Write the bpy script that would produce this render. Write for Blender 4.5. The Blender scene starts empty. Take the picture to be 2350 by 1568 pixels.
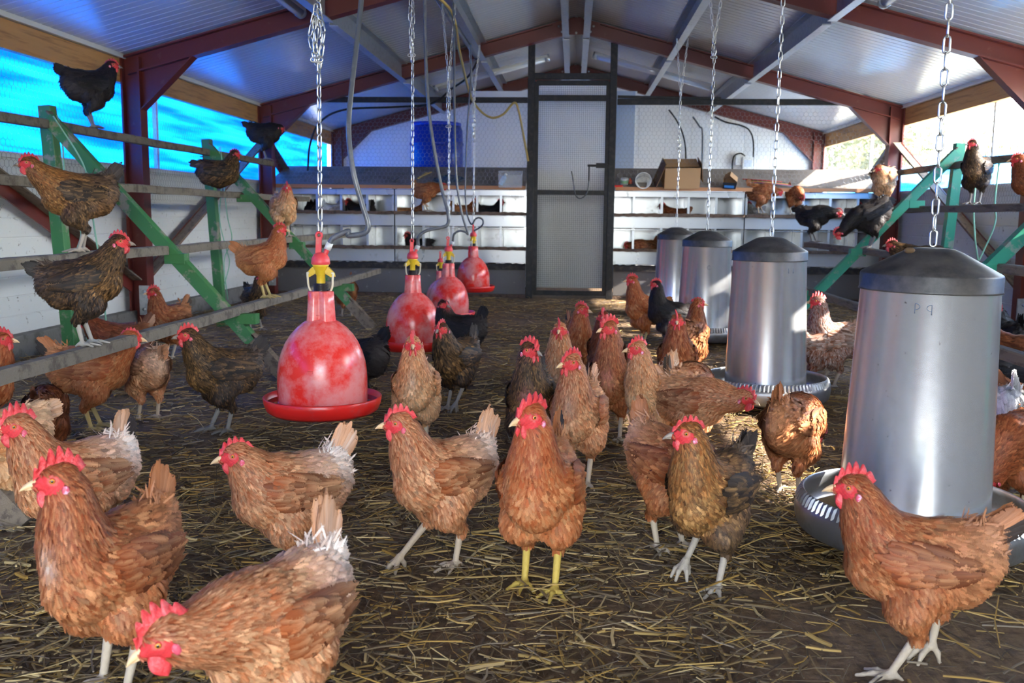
import bpy, bmesh, math, random
import numpy as np
from mathutils import Vector, Matrix

# ---------------------------------------------------------------- camera
SC = bpy.context.scene
COL = SC.collection
FPX, CX, CY = 2200.0, 1175.0, 784.0
CAM = np.array([0.0, 0.0, 0.80])
PITCH, YAW, ROLL = math.radians(7.51), math.radians(3.53), 0.010
_f = np.array([-math.sin(YAW) * math.cos(PITCH), math.cos(YAW) * math.cos(PITCH), -math.sin(PITCH)])
_r0 = np.array([math.cos(YAW), math.sin(YAW), 0.0])
_u0 = np.cross(_r0, _f)
_r = _r0 * math.cos(ROLL) + _u0 * math.sin(ROLL)
_u = np.cross(_r, _f)
cam_data = bpy.data.cameras.new('camera')
cam_data.sensor_width = 36.0
cam_data.lens = 36.0 * FPX / 2350.0
cam_data.clip_start, cam_data.clip_end = 0.02, 300
cam_data.dof.use_dof = True
cam_data.dof.focus_distance = 2.5
cam_data.dof.aperture_fstop = 8.0
cam = bpy.data.objects.new('camera', cam_data)
COL.objects.link(cam)
cam.matrix_world = Matrix(((_r[0], _u[0], -_f[0], CAM[0]), (_r[1], _u[1], -_f[1], CAM[1]),
                           (_r[2], _u[2], -_f[2], CAM[2]), (0, 0, 0, 1)))
SC.camera = cam

# ---------------------------------------------------------------- sky, sun, exposure
vs = SC.view_settings
vs.view_transform, vs.look, vs.gamma, vs.exposure = 'Standard', 'None', 1.0, 1.3
SC.cycles.max_bounces = 9
SC.cycles.diffuse_bounces = 5
SC.cycles.glossy_bounces = 4
SC.cycles.transmission_bounces = 5
SC.cycles.transparent_max_bounces = 12
SC.cycles.caustics_reflective = False
SC.cycles.caustics_refractive = False
SC.cycles.sample_clamp_indirect = 6.0
SUN_DIR = Vector((1.0, -0.16, 0.58)).normalized()          # towards the sun
world = bpy.data.worlds.new('sky')
SC.world = world
world.use_nodes = True
wn = world.node_tree
wn.nodes.clear()
w_out = wn.nodes.new('ShaderNodeOutputWorld')
w_bg = wn.nodes.new('ShaderNodeBackground')
w_mix = wn.nodes.new('ShaderNodeMix')
w_mix.data_type = 'RGBA'
w_mix.inputs[0].default_value = 0.55
w_sky = wn.nodes.new('ShaderNodeTexSky')
w_sky.sky_type = 'NISHITA'
w_sky.sun_disc = False
w_sky.sun_elevation = math.asin(SUN_DIR.z)
w_sky.sun_rotation = math.atan2(SUN_DIR.x, SUN_DIR.y)
w_scale = wn.nodes.new('ShaderNodeVectorMath')
w_scale.operation = 'SCALE'
w_scale.inputs[3].default_value = 0.30
wn.links.new(w_sky.outputs[0], w_scale.inputs[0])
wn.links.new(w_scale.outputs[0], w_mix.inputs[6])
w_mix.inputs[7].default_value = (1.0, 1.0, 1.0, 1)
wn.links.new(w_mix.outputs[2], w_bg.inputs[0])
w_bg.inputs[1].default_value = 7.0
wn.links.new(w_bg.outputs[0], w_out.inputs[0])
sun_data = bpy.data.lights.new('sun', 'SUN')
sun_data.energy = 15.0
sun_data.angle = math.radians(0.6)
sun_data.color = (1.0, 0.93, 0.82)
sun = bpy.data.objects.new('sun', sun_data)
COL.objects.link(sun)
sun.rotation_euler = SUN_DIR.to_track_quat('Z', 'Y').to_euler()


# ---------------------------------------------------------------- pixel helpers (2350 x 1568 frame)
def ray(px, py):
    d = _r * (px - CX) / FPX + _u * (CY - py) / FPX + _f
    return d / np.linalg.norm(d)


def on_z(px, py, z=0.0):
    d = ray(px, py)
    return Vector(CAM + d * ((z - CAM[2]) / d[2]))


def on_y(px, py, y):
    d = ray(px, py)
    return Vector(CAM + d * (y / d[1]))


def on_x(px, py, x):
    d = ray(px, py)
    return Vector(CAM + d * (x / d[0]))


# ---------------------------------------------------------------- colours and materials
def lin(c):
    return tuple(((v / 255.0) / 12.92 if v / 255.0 <= 0.04045 else ((v / 255.0 + 0.055) / 1.055) ** 2.4) for v in c)


def nn(nt, kind, **kw):
    n = nt.nodes.new(kind)
    for k, v in kw.items():
        setattr(n, k, v)
    return n


def mat(name, rgb, rough=0.6, metal=0.0, spots=None, spot_scale=8.0, spot_amt=0.5, spot_lo=0.5, spot_hi=0.62,
        var=0.12, var_scale=3.0, bump=0.0, bump_scale=60.0, stretch=(1, 1, 1), spec=0.5, rough_var=0.0):
    """Principled surface: base colour with soft variation, a second dirt colour in noise spots, and bump."""
    m = bpy.data.materials.new(name)
    m.use_nodes = True
    nt = m.node_tree
    b = nt.nodes['Principled BSDF']
    L = nt.links.new
    b.inputs['Roughness'].default_value = rough
    b.inputs['Metallic'].default_value = metal
    b.inputs['Specular IOR Level'].default_value = spec
    base = lin(rgb)
    tc = nn(nt, 'ShaderNodeTexCoord')
    mp = nn(nt, 'ShaderNodeMapping')
    mp.inputs['Scale'].default_value = stretch
    L(tc.outputs['Object'], mp.inputs['Vector'])
    n1 = nn(nt, 'ShaderNodeTexNoise')
    n1.inputs['Scale'].default_value = var_scale
    n1.inputs['Detail'].default_value = 5
    L(mp.outputs[0], n1.inputs['Vector'])
    mx = nn(nt, 'ShaderNodeMix', data_type='RGBA')
    mx.inputs[6].default_value = (*[c * (1 - var) for c in base], 1)
    mx.inputs[7].default_value = (*[min(1, c * (1 + var)) for c in base], 1)
    L(n1.outputs[0], mx.inputs[0])
    out = mx.outputs[2]
    if spots is not None:
        n2 = nn(nt, 'ShaderNodeTexNoise')
        n2.inputs['Scale'].default_value = spot_scale
        n2.inputs['Detail'].default_value = 6
        n2.inputs['Roughness'].default_value = 0.65
        L(mp.outputs[0], n2.inputs['Vector'])
        rp = nn(nt, 'ShaderNodeMapRange')
        rp.inputs[1].default_value, rp.inputs[2].default_value = spot_lo, spot_hi
        rp.inputs[3].default_value, rp.inputs[4].default_value = 0.0, spot_amt
        L(n2.outputs[0], rp.inputs[0])
        m2 = nn(nt, 'ShaderNodeMix', data_type='RGBA')
        L(rp.outputs[0], m2.inputs[0])
        L(out, m2.inputs[6])
        m2.inputs[7].default_value = (*lin(spots), 1)
        out = m2.outputs[2]
    L(out, b.inputs['Base Color'])
    if rough_var:
        rr = nn(nt, 'ShaderNodeMapRange')
        rr.inputs[3].default_value, rr.inputs[4].default_value = max(0.03, rough - rough_var), min(1, rough + rough_var)
        L(n1.outputs[0], rr.inputs[0])
        L(rr.outputs[0], b.inputs['Roughness'])
    if bump:
        n3 = nn(nt, 'ShaderNodeTexNoise')
        n3.inputs['Scale'].default_value = bump_scale
        n3.inputs['Detail'].default_value = 4
        L(mp.outputs[0], n3.inputs['Vector'])
        bp = nn(nt, 'ShaderNodeBump')
        bp.inputs['Strength'].default_value = bump
        bp.inputs['Distance'].default_value = 0.01
        L(n3.outputs[0], bp.inputs['Height'])
        L(bp.outputs[0], b.inputs['Normal'])
    return m


def attr_mat(name, rough=0.7, streak=0.0, sheen=0.0, spec=0.3, transl=0.0, mottle=0.0):
    """Surface whose own colour is stored per vertex in the attribute 'tint' (each feather, each straw)."""
    m = bpy.data.materials.new(name)
    m.use_nodes = True
    nt = m.node_tree
    b = nt.nodes['Principled BSDF']
    L = nt.links.new
    at = nn(nt, 'ShaderNodeAttribute', attribute_name='tint')
    out = at.outputs['Color']
    b.inputs['Roughness'].default_value = rough
    b.inputs['Specular IOR Level'].default_value = spec
    if sheen:
        b.inputs['Sheen Weight'].default_value = sheen
        b.inputs['Sheen Roughness'].default_value = 0.5
    if streak:
        uv = nn(nt, 'ShaderNodeUVMap')
        mp = nn(nt, 'ShaderNodeMapping')
        mp.inputs['Scale'].default_value = (9, 1.3, 1)
        L(uv.outputs[0], mp.inputs['Vector'])
        nz = nn(nt, 'ShaderNodeTexNoise')
        nz.inputs['Scale'].default_value = 2.2
        nz.inputs['Detail'].default_value = 3
        L(mp.outputs[0], nz.inputs['Vector'])
        rp = nn(nt, 'ShaderNodeMapRange')
        rp.inputs[1].default_value, rp.inputs[2].default_value = 0.3, 0.7
        rp.inputs[3].default_value, rp.inputs[4].default_value = 1 - streak, 1 + streak
        L(nz.outputs[0], rp.inputs[0])
        m2 = nn(nt, 'ShaderNodeMapping')                       # barbs: ragged edge of each feather
        m2.inputs['Scale'].default_value = (1.2, 11, 1)
        L(uv.outputs[0], m2.inputs['Vector'])
        n2 = nn(nt, 'ShaderNodeTexNoise')
        n2.inputs['Scale'].default_value = 2.0
        n2.inputs['Detail'].default_value = 2
        L(m2.outputs[0], n2.inputs['Vector'])
        r2 = nn(nt, 'ShaderNodeMapRange')
        r2.inputs[1].default_value, r2.inputs[2].default_value = 0.32, 0.68
        r2.inputs[3].default_value, r2.inputs[4].default_value = 0.35, 1.02
        L(n2.outputs[0], r2.inputs[0])
        lt = nn(nt, 'ShaderNodeMath', operation='LESS_THAN')
        L(at.outputs['Alpha'], lt.inputs[0])
        L(r2.outputs[0], lt.inputs[1])
        L(lt.outputs[0], b.inputs['Alpha'])
        vm = nn(nt, 'ShaderNodeVectorMath', operation='SCALE')
        L(out, vm.inputs[0])
        L(rp.outputs[0], vm.inputs[3])
        out = vm.outputs[0]
    if mottle:
        tc = nn(nt, 'ShaderNodeTexCoord')
        nz = nn(nt, 'ShaderNodeTexNoise')
        nz.inputs['Scale'].default_value = 170
        L(tc.outputs['Object'], nz.inputs['Vector'])
        bp = nn(nt, 'ShaderNodeBump')
        bp.inputs['Strength'].default_value = mottle
        bp.inputs['Distance'].default_value = 0.004
        L(nz.outputs[0], bp.inputs['Height'])
        L(bp.outputs[0], b.inputs['Normal'])
    L(out, b.inputs['Base Color'])
    if transl:
        mo = nt.nodes['Material Output']
        tr = nn(nt, 'ShaderNodeBsdfTranslucent')
        L(out, tr.inputs[0])
        ms = nn(nt, 'ShaderNodeMixShader')
        ms.inputs[0].default_value = transl
        L(b.outputs[0], ms.inputs[1])
        L(tr.outputs[0], ms.inputs[2])
        fin = ms.outputs[0]
        if streak:
            L(lt.outputs[0], b.inputs['Alpha'])
            nt.links.remove(b.inputs['Alpha'].links[0])
            tp = nn(nt, 'ShaderNodeBsdfTransparent')
            mt = nn(nt, 'ShaderNodeMixShader')
            L(lt.outputs[0], mt.inputs[0])
            L(tp.outputs[0], mt.inputs[1])
            L(fin, mt.inputs[2])
            fin = mt.outputs[0]
        L(fin, mo.inputs['Surface'])
    return m


def fabric_mat(name, transl, diff, through):
    """Woven windbreak netting: lets daylight through in its own colour."""
    m = bpy.data.materials.new(name)
    m.use_nodes = True
    nt = m.node_tree
    L = nt.links.new
    nt.nodes.remove(nt.nodes['Principled BSDF'])
    mo = nt.nodes['Material Output']
    tc = nn(nt, 'ShaderNodeTexCoord')
    mp = nn(nt, 'ShaderNodeMapping')
    mp.inputs['Scale'].default_value = (1, 0.45, 7)
    L(tc.outputs['Object'], mp.inputs['Vector'])
    nz = nn(nt, 'ShaderNodeTexNoise')
    nz.inputs['Scale'].default_value = 1.6
    nz.inputs['Detail'].default_value = 5
    L(mp.outputs[0], nz.inputs['Vector'])
    mx = nn(nt, 'ShaderNodeMix', data_type='RGBA')  # bands of uneven daylight behind the netting, put into its colour
    mx.inputs[6].default_value = (transl[0] * 0.3, transl[1] * 0.55, transl[2] * 0.85, 1)
    mx.inputs[7].default_value = (transl[0] * 3.5, min(1, transl[1] * 1.4), transl[2] * 1.1, 1)
    rp = nn(nt, 'ShaderNodeMapRange')
    rp.inputs[1].default_value, rp.inputs[2].default_value = 0.36, 0.66
    L(nz.outputs[0], rp.inputs[0])
    L(rp.outputs[0], mx.inputs[0])
    tr = nn(nt, 'ShaderNodeBsdfTranslucent')
    L(mx.outputs[2], tr.inputs[0])
    df = nn(nt, 'ShaderNodeBsdfDiffuse')
    df.inputs[0].default_value = (*diff, 1)
    tp = nn(nt, 'ShaderNodeBsdfTransparent')
    tp.inputs[0].default_value = (*transl, 1)
    m1 = nn(nt, 'ShaderNodeMixShader')
    m1.inputs[0].default_value = 0.18
    L(tr.outputs[0], m1.inputs[1])
    L(df.outputs[0], m1.inputs[2])
    m2 = nn(nt, 'ShaderNodeMixShader')
    m2.inputs[0].default_value = through
    L(m1.outputs[0], m2.inputs[1])
    L(tp.outputs[0], m2.inputs[2])
    L(m2.outputs[0], mo.inputs['Surface'])
    return m


# ---------------------------------------------------------------- mesh builder
def frame_to(d, up=(0, 0, 1)):
    d = Vector(d).normalized()
    up = Vector(up)
    if abs(d.dot(up)) > 0.99:
        up = Vector((0, 1, 0))
    x = d.cross(up).normalized()
    return x, x.cross(d).normalized(), d                    # side, up, along


class MB:
    def __init__(s):
        s.v, s.f, s.m, s.sm = [], [], [], []

    def add(s, verts, faces, m=0, smooth=False):
        o = len(s.v)
        s.v += [tuple(p) for p in verts]
        s.f += [tuple(i + o for i in f) for f in faces]
        s.m += [m] * len(faces)
        s.sm += [smooth] * len(faces)
        return s

    def box(s, c, size, m=0, rot=None):
        hx, hy, hz = size[0] / 2, size[1] / 2, size[2] / 2
        P = [Vector((x * hx, y * hy, z * hz)) for z in (-1, 1) for y in (-1, 1) for x in (-1, 1)]
        if rot is not None:
            P = [rot @ p for p in P]
        P = [p + Vector(c) for p in P]
        return s.add(P, [(0, 2, 3, 1), (4, 5, 7, 6), (0, 1, 5, 4), (2, 6, 7, 3), (0, 4, 6, 2), (1, 3, 7, 5)], m)

    def beam(s, a, b, w, h, m=0, up=(0, 0, 1)):
        """Square bar from a to b: w across, h along up."""
        a, b = Vector(a), Vector(b)
        x, u, d = frame_to(b - a, up)
        x, u = x * (w / 2), u * (h / 2)
        P = [a - x - u, a + x - u, a + x + u, a - x + u, b - x - u, b + x - u, b + x + u, b - x + u]
        return s.add(P, [(0, 1, 2, 3), (7, 6, 5, 4), (0, 4, 5, 1), (1, 5, 6, 2), (2, 6, 7, 3), (3, 7, 4, 0)], m)

    def section(s, prof, a, b, m=0, up=(0, 0, 1)):
        """Closed profile [(across, up)] swept from a to b."""
        a, b = Vector(a), Vector(b)
        x, u, d = frame_to(b - a, up)
        n = len(prof)
        P = [a + x * p[0] + u * p[1] for p in prof] + [b + x * p[0] + u * p[1] for p in prof]
        F = [(i, (i + 1) % n, n + (i + 1) % n, n + i) for i in range(n)]
        F += [tuple(range(n - 1, -1, -1)), tuple(range(n, 2 * n))]
        return s.add(P, F, m)

    def tube(s, pts, r, n=8, m=0, closed=False, cap=True):
        pts = [Vector(p) for p in pts]
        k = len(pts)
        rs = r if isinstance(r, (list, tuple)) else [r] * k
        P, F = [], []
        ref = None
        for i in range(k):
            if closed:
                t = pts[(i + 1) % k] - pts[i - 1]
            else:
                t = pts[min(i + 1, k - 1)] - pts[max(i - 1, 0)]
            t = t.normalized() if t.length > 1e-9 else Vector((0, 0, 1))
            if ref is None:
                ref = t.orthogonal().normalized()
            ref = (ref - t * ref.dot(t))
            ref = ref.normalized() if ref.length > 1e-6 else t.orthogonal().normalized()
            b = t.cross(ref)
            for j in range(n):
                a = 2 * math.pi * j / n
                P.append(pts[i] + ref * (rs[i] * math.cos(a)) + b * (rs[i] * math.sin(a)))
        for i in range(k if closed else k - 1):
            i2 = (i + 1) % k
            for j in range(n):
                j2 = (j + 1) % n
                F.append((i * n + j, i * n + j2, i2 * n + j2, i2 * n + j))
        if cap and not closed:
            F.append(tuple(range(n - 1, -1, -1)))
            F.append(tuple(range((k - 1) * n, k * n)))
        return s.add(P, F, m, True)

    def lathe(s, prof, n=40, c=(0, 0, 0), m=0, smooth=True, M=None):
        """Profile [(r, z)] turned about the z axis."""
        P, F = [], []
        for r, z in prof:
            for j in range(n):
                a = 2 * math.pi * j / n
                P.append(Vector((r * math.cos(a), r * math.sin(a), z)))
        for i in range(len(prof) - 1):
            for j in range(n):
                j2 = (j + 1) % n
                F.append((i * n + j, i * n + j2, (i + 1) * n + j2, (i + 1) * n + j))
        P = [(M @ p if M is not None else p) + Vector(c) for p in P]
        return s.add(P, F, m, smooth)

    def ball(s, c, r, m=0, n=10, sc=(1, 1, 1)):
        prof = [(max(1e-4, math.sin(math.pi * i / n)) , -math.cos(math.pi * i / n)) for i in range(n + 1)]
        P, F = [], []
        k = n + 4
        for a, z in prof:
            for j in range(k):
                t = 2 * math.pi * j / k
                P.append((c[0] + r * sc[0] * a * math.cos(t), c[1] + r * sc[1] * a * math.sin(t), c[2] + r * sc[2] * z))
        for i in range(n):
            for j in range(k):
                F.append((i * k + j, i * k + (j + 1) % k, (i + 1) * k + (j + 1) % k, (i + 1) * k + j))
        return s.add(P, F, m, True)

    def build(s, name, mats, parent=None, bevel=0.0):
        me = bpy.data.meshes.new(name)
        me.from_pydata(s.v, [], s.f)
        for mm in (mats if isinstance(mats, (list, tuple)) else [mats]):
            me.materials.append(mm)
        me.polygons.foreach_set('material_index', s.m)
        me.polygons.foreach_set('use_smooth', s.sm)
        me.update()
        o = bpy.data.objects.new(name, me)
        COL.objects.link(o)
        if parent is not None:
            o.parent = parent
        if bevel:
            bv = o.modifiers.new('edge', 'BEVEL')
            bv.width = bevel
            bv.segments = 2
            bv.limit_method = 'ANGLE'
        return o


def np_mesh(name, V, F, mats, tint=None, uv=None, parent=None, smooth=True, mi=None):
    """Mesh from numpy arrays; F is (n,4) or (n,3)."""
    me = bpy.data.meshes.new(name)
    V = np.ascontiguousarray(V, dtype=np.float32)
    F = np.ascontiguousarray(F, dtype=np.int32)
    k = F.shape[1]
    me.vertices.add(len(V))
    me.vertices.foreach_set('co', V.ravel())
    me.loops.add(F.size)
    me.loops.foreach_set('vertex_index', F.ravel())
    me.polygons.add(len(F))
    me.polygons.foreach_set('loop_start', np.arange(0, F.size, k, dtype=np.int32))
    me.polygons.foreach_set('loop_total', np.full(len(F), k, dtype=np.int32))
    for mm in (mats if isinstance(mats, (list, tuple)) else [mats]):
        me.materials.append(mm)
    if mi is not None:
        me.polygons.foreach_set('material_index', np.ascontiguousarray(mi, dtype=np.int32))
    me.polygons.foreach_set('use_smooth', np.full(len(F), smooth, dtype=bool))
    if tint is not None:
        a = me.attributes.new('tint', 'FLOAT_COLOR', 'POINT')
        c = np.ones((len(V), 4), dtype=np.float32)
        c[:, :tint.shape[1]] = tint
        a.data.foreach_set('color', c.ravel())
    if uv is not None:
        ul = me.uv_layers.new(name='UVMap')
        ul.data.foreach_set('uv', np.ascontiguousarray(uv[F.ravel()], dtype=np.float32).ravel())
    me.update(calc_edges=True)
    o = bpy.data.objects.new(name, me)
    COL.objects.link(o)
    if parent is not None:
        o.parent = parent
    return o


def thing(name, label, cat, loc=(0, 0, 0), rotz=0.0, group=None):
    o = bpy.data.objects.new(name, None)
    o.empty_display_size = 0.05
    COL.objects.link(o)
    o.location = loc
    o.rotation_euler = (0, 0, rotz)
    return tag(o, label, cat, group)


def tag(o, label, cat, group=None, kind=None):
    o['label'] = label
    o['category'] = cat
    if group:
        o['group'] = group
    if kind:
        o['kind'] = kind
    return o


def struct(o, label=None):
    o['kind'] = 'structure'
    if label:
        o['label'] = label
    return o


def curve_pts(P, n=8):
    """Catmull-Rom through the points."""
    P = [Vector(p) for p in P]
    Q = [P[0] * 2 - P[1]] + P + [P[-1] * 2 - P[-2]]
    out = []
    for i in range(1, len(Q) - 2):
        a, b, c, d = Q[i - 1], Q[i], Q[i + 1], Q[i + 2]
        for k in range(n):
            t = k / n
            out.append(0.5 * ((2 * b) + (c - a) * t + (2 * a - 5 * b + 4 * c - d) * t * t + (3 * b - a - 3 * c + d) * t ** 3))
    out.append(P[-1])
    return out

# ---------------------------------------------------------------- materials
M_red = mat('red_oxide_steel', (98, 32, 26), 0.45, spots=(150, 110, 100), spot_scale=14, spot_amt=0.25, spot_lo=0.6, spot_hi=0.75)
M_roof = mat('white_roof_lining', (190, 192, 196), 0.24, metal=0.0, var=0.03, spec=0.9)
M_galv = mat('galvanised_steel', (176, 180, 186), 0.35, metal=0.75, spots=(120, 124, 130), spot_scale=30, spot_amt=0.35)
M_timber = mat('pine_timber', (190, 140, 84), 0.6, spots=(120, 78, 40), spot_scale=5, spot_amt=0.6, stretch=(1, 0.35, 6), var=0.2)
M_trim = mat('white_trim', (214, 214, 210), 0.5)
M_panel = mat('white_wall_panel', (214, 216, 214), 0.42, spots=(96, 80, 64), spot_scale=26, spot_amt=0.75, spot_lo=0.63, spot_hi=0.68, var=0.07)
M_endwall = mat('white_end_wall', (240, 241, 241), 0.4, var=0.03)
M_conc = mat('concrete', (118, 118, 116), 0.85, spots=(70, 66, 60), spot_scale=9, spot_amt=0.6, bump=0.4)
M_black = mat('black_steel', (26, 27, 30), 0.5, spots=(70, 66, 62), spot_scale=20, spot_amt=0.3, spec=0.3)
M_wire = mat('wire_grey', (150, 152, 155), 0.4, metal=0.5)
M_darkwire = mat('wire_dark', (74, 78, 84), 0.5, metal=0.3)
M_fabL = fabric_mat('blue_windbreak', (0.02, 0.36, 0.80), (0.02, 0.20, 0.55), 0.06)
M_fabR = fabric_mat('blue_windbreak_sunny', (0.16, 0.62, 1.0), (0.08, 0.34, 0.75), 0.08)  # brighter copy of the netting, sunlight put into its colour
M_wood = mat('worn_wood', (124, 110, 94), 0.8, spots=(72, 62, 54), spot_scale=7, spot_amt=0.7, stretch=(6, 1, 6), bump=0.3)
M_green = mat('green_paint', (58, 120, 66), 0.5, spots=(150, 140, 124), spot_scale=11, spot_amt=0.85, spot_lo=0.54, spot_hi=0.62, var=0.2)
M_greenb = mat('turquoise_paint', (40, 140, 110), 0.45, spots=(140, 140, 130), spot_scale=11, spot_amt=0.8, spot_lo=0.56, spot_hi=0.64, var=0.2)
M_rail = mat('droppings_grey_wood', (122, 114, 102), 0.9, spots=(80, 72, 64), spot_scale=16, spot_amt=0.8, bump=0.5, bump_scale=90, var=0.25)
M_twine = mat('green_twine', (140, 190, 160), 0.8)
M_nest = mat('nest_metal', (186, 190, 196), 0.30, metal=0.65, spots=(74, 62, 52), spot_scale=9, spot_amt=0.6, spot_lo=0.60, spot_hi=0.70, stretch=(1, 1, 0.5), rough_var=0.1)
M_nestback = mat('nest_back_metal', (184, 188, 194), 0.24, metal=0.8, spots=(90, 84, 76), spot_scale=12, spot_amt=0.6, spot_lo=0.58, spot_hi=0.7)
M_ledge = mat('ledge_dirty_wood', (104, 84, 70), 0.9, spots=(58, 48, 42), spot_scale=22, spot_amt=0.8, bump=0.6)
M_board = mat('dusty_board', (136, 126, 118), 0.75, spots=(92, 84, 76), spot_scale=4, spot_amt=0.6, var=0.15)
M_edge = mat('board_edge', (176, 122, 82), 0.6, var=0.15, stretch=(0.4, 4, 8))
M_kick = mat('dark_kickboard', (104, 100, 98), 0.6, spots=(170, 166, 160), spot_scale=18, spot_amt=0.5, spot_lo=0.64, spot_hi=0.70, var=0.2)

XW, YF, YB = 3.05, -2.2, 12.06
FRAMES = (0.8, 3.6, 6.4, 9.2, 12.0)
def roof_z(x):
    return 2.63 - 0.267 * abs(x)

# ---------------------------------------------------------------- ground floor slab of the shed
m = MB()
NX, NY = 44, 96
rng0 = random.Random(3)
gx = [-3.2 + 6.4 * i / NX for i in range(NX + 1)]
gy = [YF + (12.3 - YF) * j / NY for j in range(NY + 1)]
P, Fq = [], []
for j, y in enumerate(gy):
    for i, x in enumerate(gx):
        P.append((x, y, -0.004 + 0.004 * math.sin(3.1 * x + 1.7 * y) * math.sin(2.3 * y - x)))
for j in range(NY):
    for i in range(NX):
        a = j * (NX + 1) + i
        Fq.append((a, a + 1, a + NX + 2, a + NX + 1))
m.add(P, Fq, 0, True)


def floor_mat():
    mt = bpy.data.materials.new('litter_floor')
    mt.use_nodes = True
    nt = mt.node_tree
    L = nt.links.new
    b = nt.nodes['Principled BSDF']
    tc = nn(nt, 'ShaderNodeTexCoord')
    def noise(sc, det=6, st=None, rough=0.6):
        n = nn(nt, 'ShaderNodeTexNoise')
        n.inputs['Scale'].default_value = sc
        n.inputs['Detail'].default_value = det
        n.inputs['Roughness'].default_value = rough
        if st:
            mp = nn(nt, 'ShaderNodeMapping')
            mp.inputs['Scale'].default_value = st[:3]
            mp.inputs['Rotation'].default_value = (0, 0, st[3])
            L(tc.outputs['Object'], mp.inputs[0])
            L(mp.outputs[0], n.inputs[0])
        else:
            L(tc.outputs['Object'], n.inputs[0])
        return n.outputs[0]
    def ramp(x, lo, hi, a=0.0, c=1.0):
        r = nn(nt, 'ShaderNodeMapRange')
        r.inputs[1].default_value, r.inputs[2].default_value = lo, hi
        r.inputs[3].default_value, r.inputs[4].default_value = a, c
        L(x, r.inputs[0])
        return r.outputs[0]
    def mix(f, a, c):
        x = nn(nt, 'ShaderNodeMix', data_type='RGBA')
        L(f, x.inputs[0])
        for s, v in ((6, a), (7, c)):
            if isinstance(v, tuple):
                x.inputs[s].default_value = (*lin(v), 1)
            else:
                L(v, x.inputs[s])
        return x.outputs[2]
    c = mix(ramp(noise(1.3), 0.35, 0.65), (104, 80, 56), (132, 108, 82))
    c = mix(ramp(noise(36, 8), 0.42, 0.66), c, (78, 60, 44))
    c = mix(ramp(noise(70, 4, (1, 0.10, 1, 0.5)), 0.60, 0.70, 0, 0.75), c, (150, 124, 82))
    c = mix(ramp(noise(70, 4, (1, 0.10, 1, 2.1)), 0.61, 0.70, 0, 0.65), c, (136, 112, 76))
    c = mix(ramp(noise(0.7), 0.55, 0.72, 0, 0.6), c, (118, 108, 100))
    L(c, b.inputs['Base Color'])
    b.inputs['Roughness'].default_value = 0.85
    L(ramp(noise(2.0), 0.4, 0.6, 0.62, 0.95), b.inputs['Roughness'])
    bp = nn(nt, 'ShaderNodeBump')
    bp.inputs['Strength'].default_value = 0.9
    bp.inputs['Distance'].default_value = 0.012
    L(noise(45, 8), bp.inputs['Height'])
    L(bp.outputs[0], b.inputs['Normal'])
    return mt


struct(m.build('floor', floor_mat()), 'dark earth floor strewn with straw litter')

# ---------------------------------------------------------------- ceiling: ribbed white sheets on both slopes
def ribbed(name, material, origin, along, run, normal, length, pitch, groove, depth, label, thick=0.05, extra=0.0):
    """Sheet whose ribs run in direction `run`; repeats in direction `along`."""
    o, a, r, n = Vector(origin), Vector(along).normalized(), Vector(run), Vector(normal).normalized()
    ts = []
    t = 0.0
    while t < length:
        ts += [(t, 0.0), (min(t + pitch - groove, length), 0.0), (min(t + pitch - groove * 0.75, length), depth), (min(t + pitch - groove * 0.25, length), depth)]
        t += pitch
    ts.append((length, 0.0))
    P, F = [], []
    for t, d in ts:
        P += [o + a * t - n * d, o + a * t - n * d + r]
    for i in range(len(ts) - 1):
        F.append((2 * i, 2 * i + 2, 2 * i + 3, 2 * i + 1))
    mb = MB().add(P, F)
    b0 = o - n * thick
    mb.add([b0, b0 + a * length, b0 + a * length + r, b0 + r, o, o + a * length, o + a * length + r, o + r],
           [(0, 3, 2, 1), (0, 1, 5, 4), (2, 3, 7, 6), (0, 4, 7, 3), (1, 2, 6, 5)])
    return struct(mb.build(name, material), label)


for sx, nm in ((-1, 'ceiling_left'), (1, 'ceiling_right')):
    run = Vector((sx * 3.25, 0, -0.267 * 3.25))
    nrm = Vector((-sx * 0.267, 0, -1))
    ribbed(nm, M_roof, (0, YF, 2.63), (0, 1, 0), run, nrm, YB - YF + 0.1, 0.085, 0.012, 0.006,
           'ribbed white metal roof lining sloping down to the ' + ('blue windbreak wall' if sx < 0 else 'half open wall'))

# ---------------------------------------------------------------- side walls
for sx, nm, top in ((-1, 'wall_left', 1.085), (1, 'wall_right', 1.03)):
    ribbed(nm, M_panel, (sx * XW, YF, 0.12), (0, 0, 1), (0, YB - YF, 0), (-sx, 0, 0), top - 0.12, 0.107, 0.009, 0.004,
           'white sandwich panel wall spattered with dirt')
    struct(MB().box((sx * 3.06, (YF + YB) / 2, 0.06), (0.16, YB - YF, 0.13)).build('baseboard_left' if sx < 0 else 'baseboard_right', M_conc, bevel=0.006),
           'grey concrete kerb under the wall panel')
    mb = MB()
    mb.box((sx * 3.035, (YF + YB) / 2, 1.725), (0.05, YB - YF, 0.155))
    struct(mb.build('trim_1' if sx < 0 else 'trim_2', M_timber, bevel=0.004), 'pine wall plate timber under the eaves')
    mb = MB().box((sx * 3.015, (YF + YB) / 2, 1.822), (0.06, YB - YF, 0.035))
    struct(mb.build('trim_3' if sx < 0 else 'trim_4', M_trim, bevel=0.004), 'white eaves trim along the timber')
    mb = MB().box((sx * 3.06, (YF + YB) / 2, top + 0.012), (0.07, YB - YF, 0.03))
    struct(mb.build('trim_5' if sx < 0 else 'trim_6', M_trim), 'pale capping on the wall panel')
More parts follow.
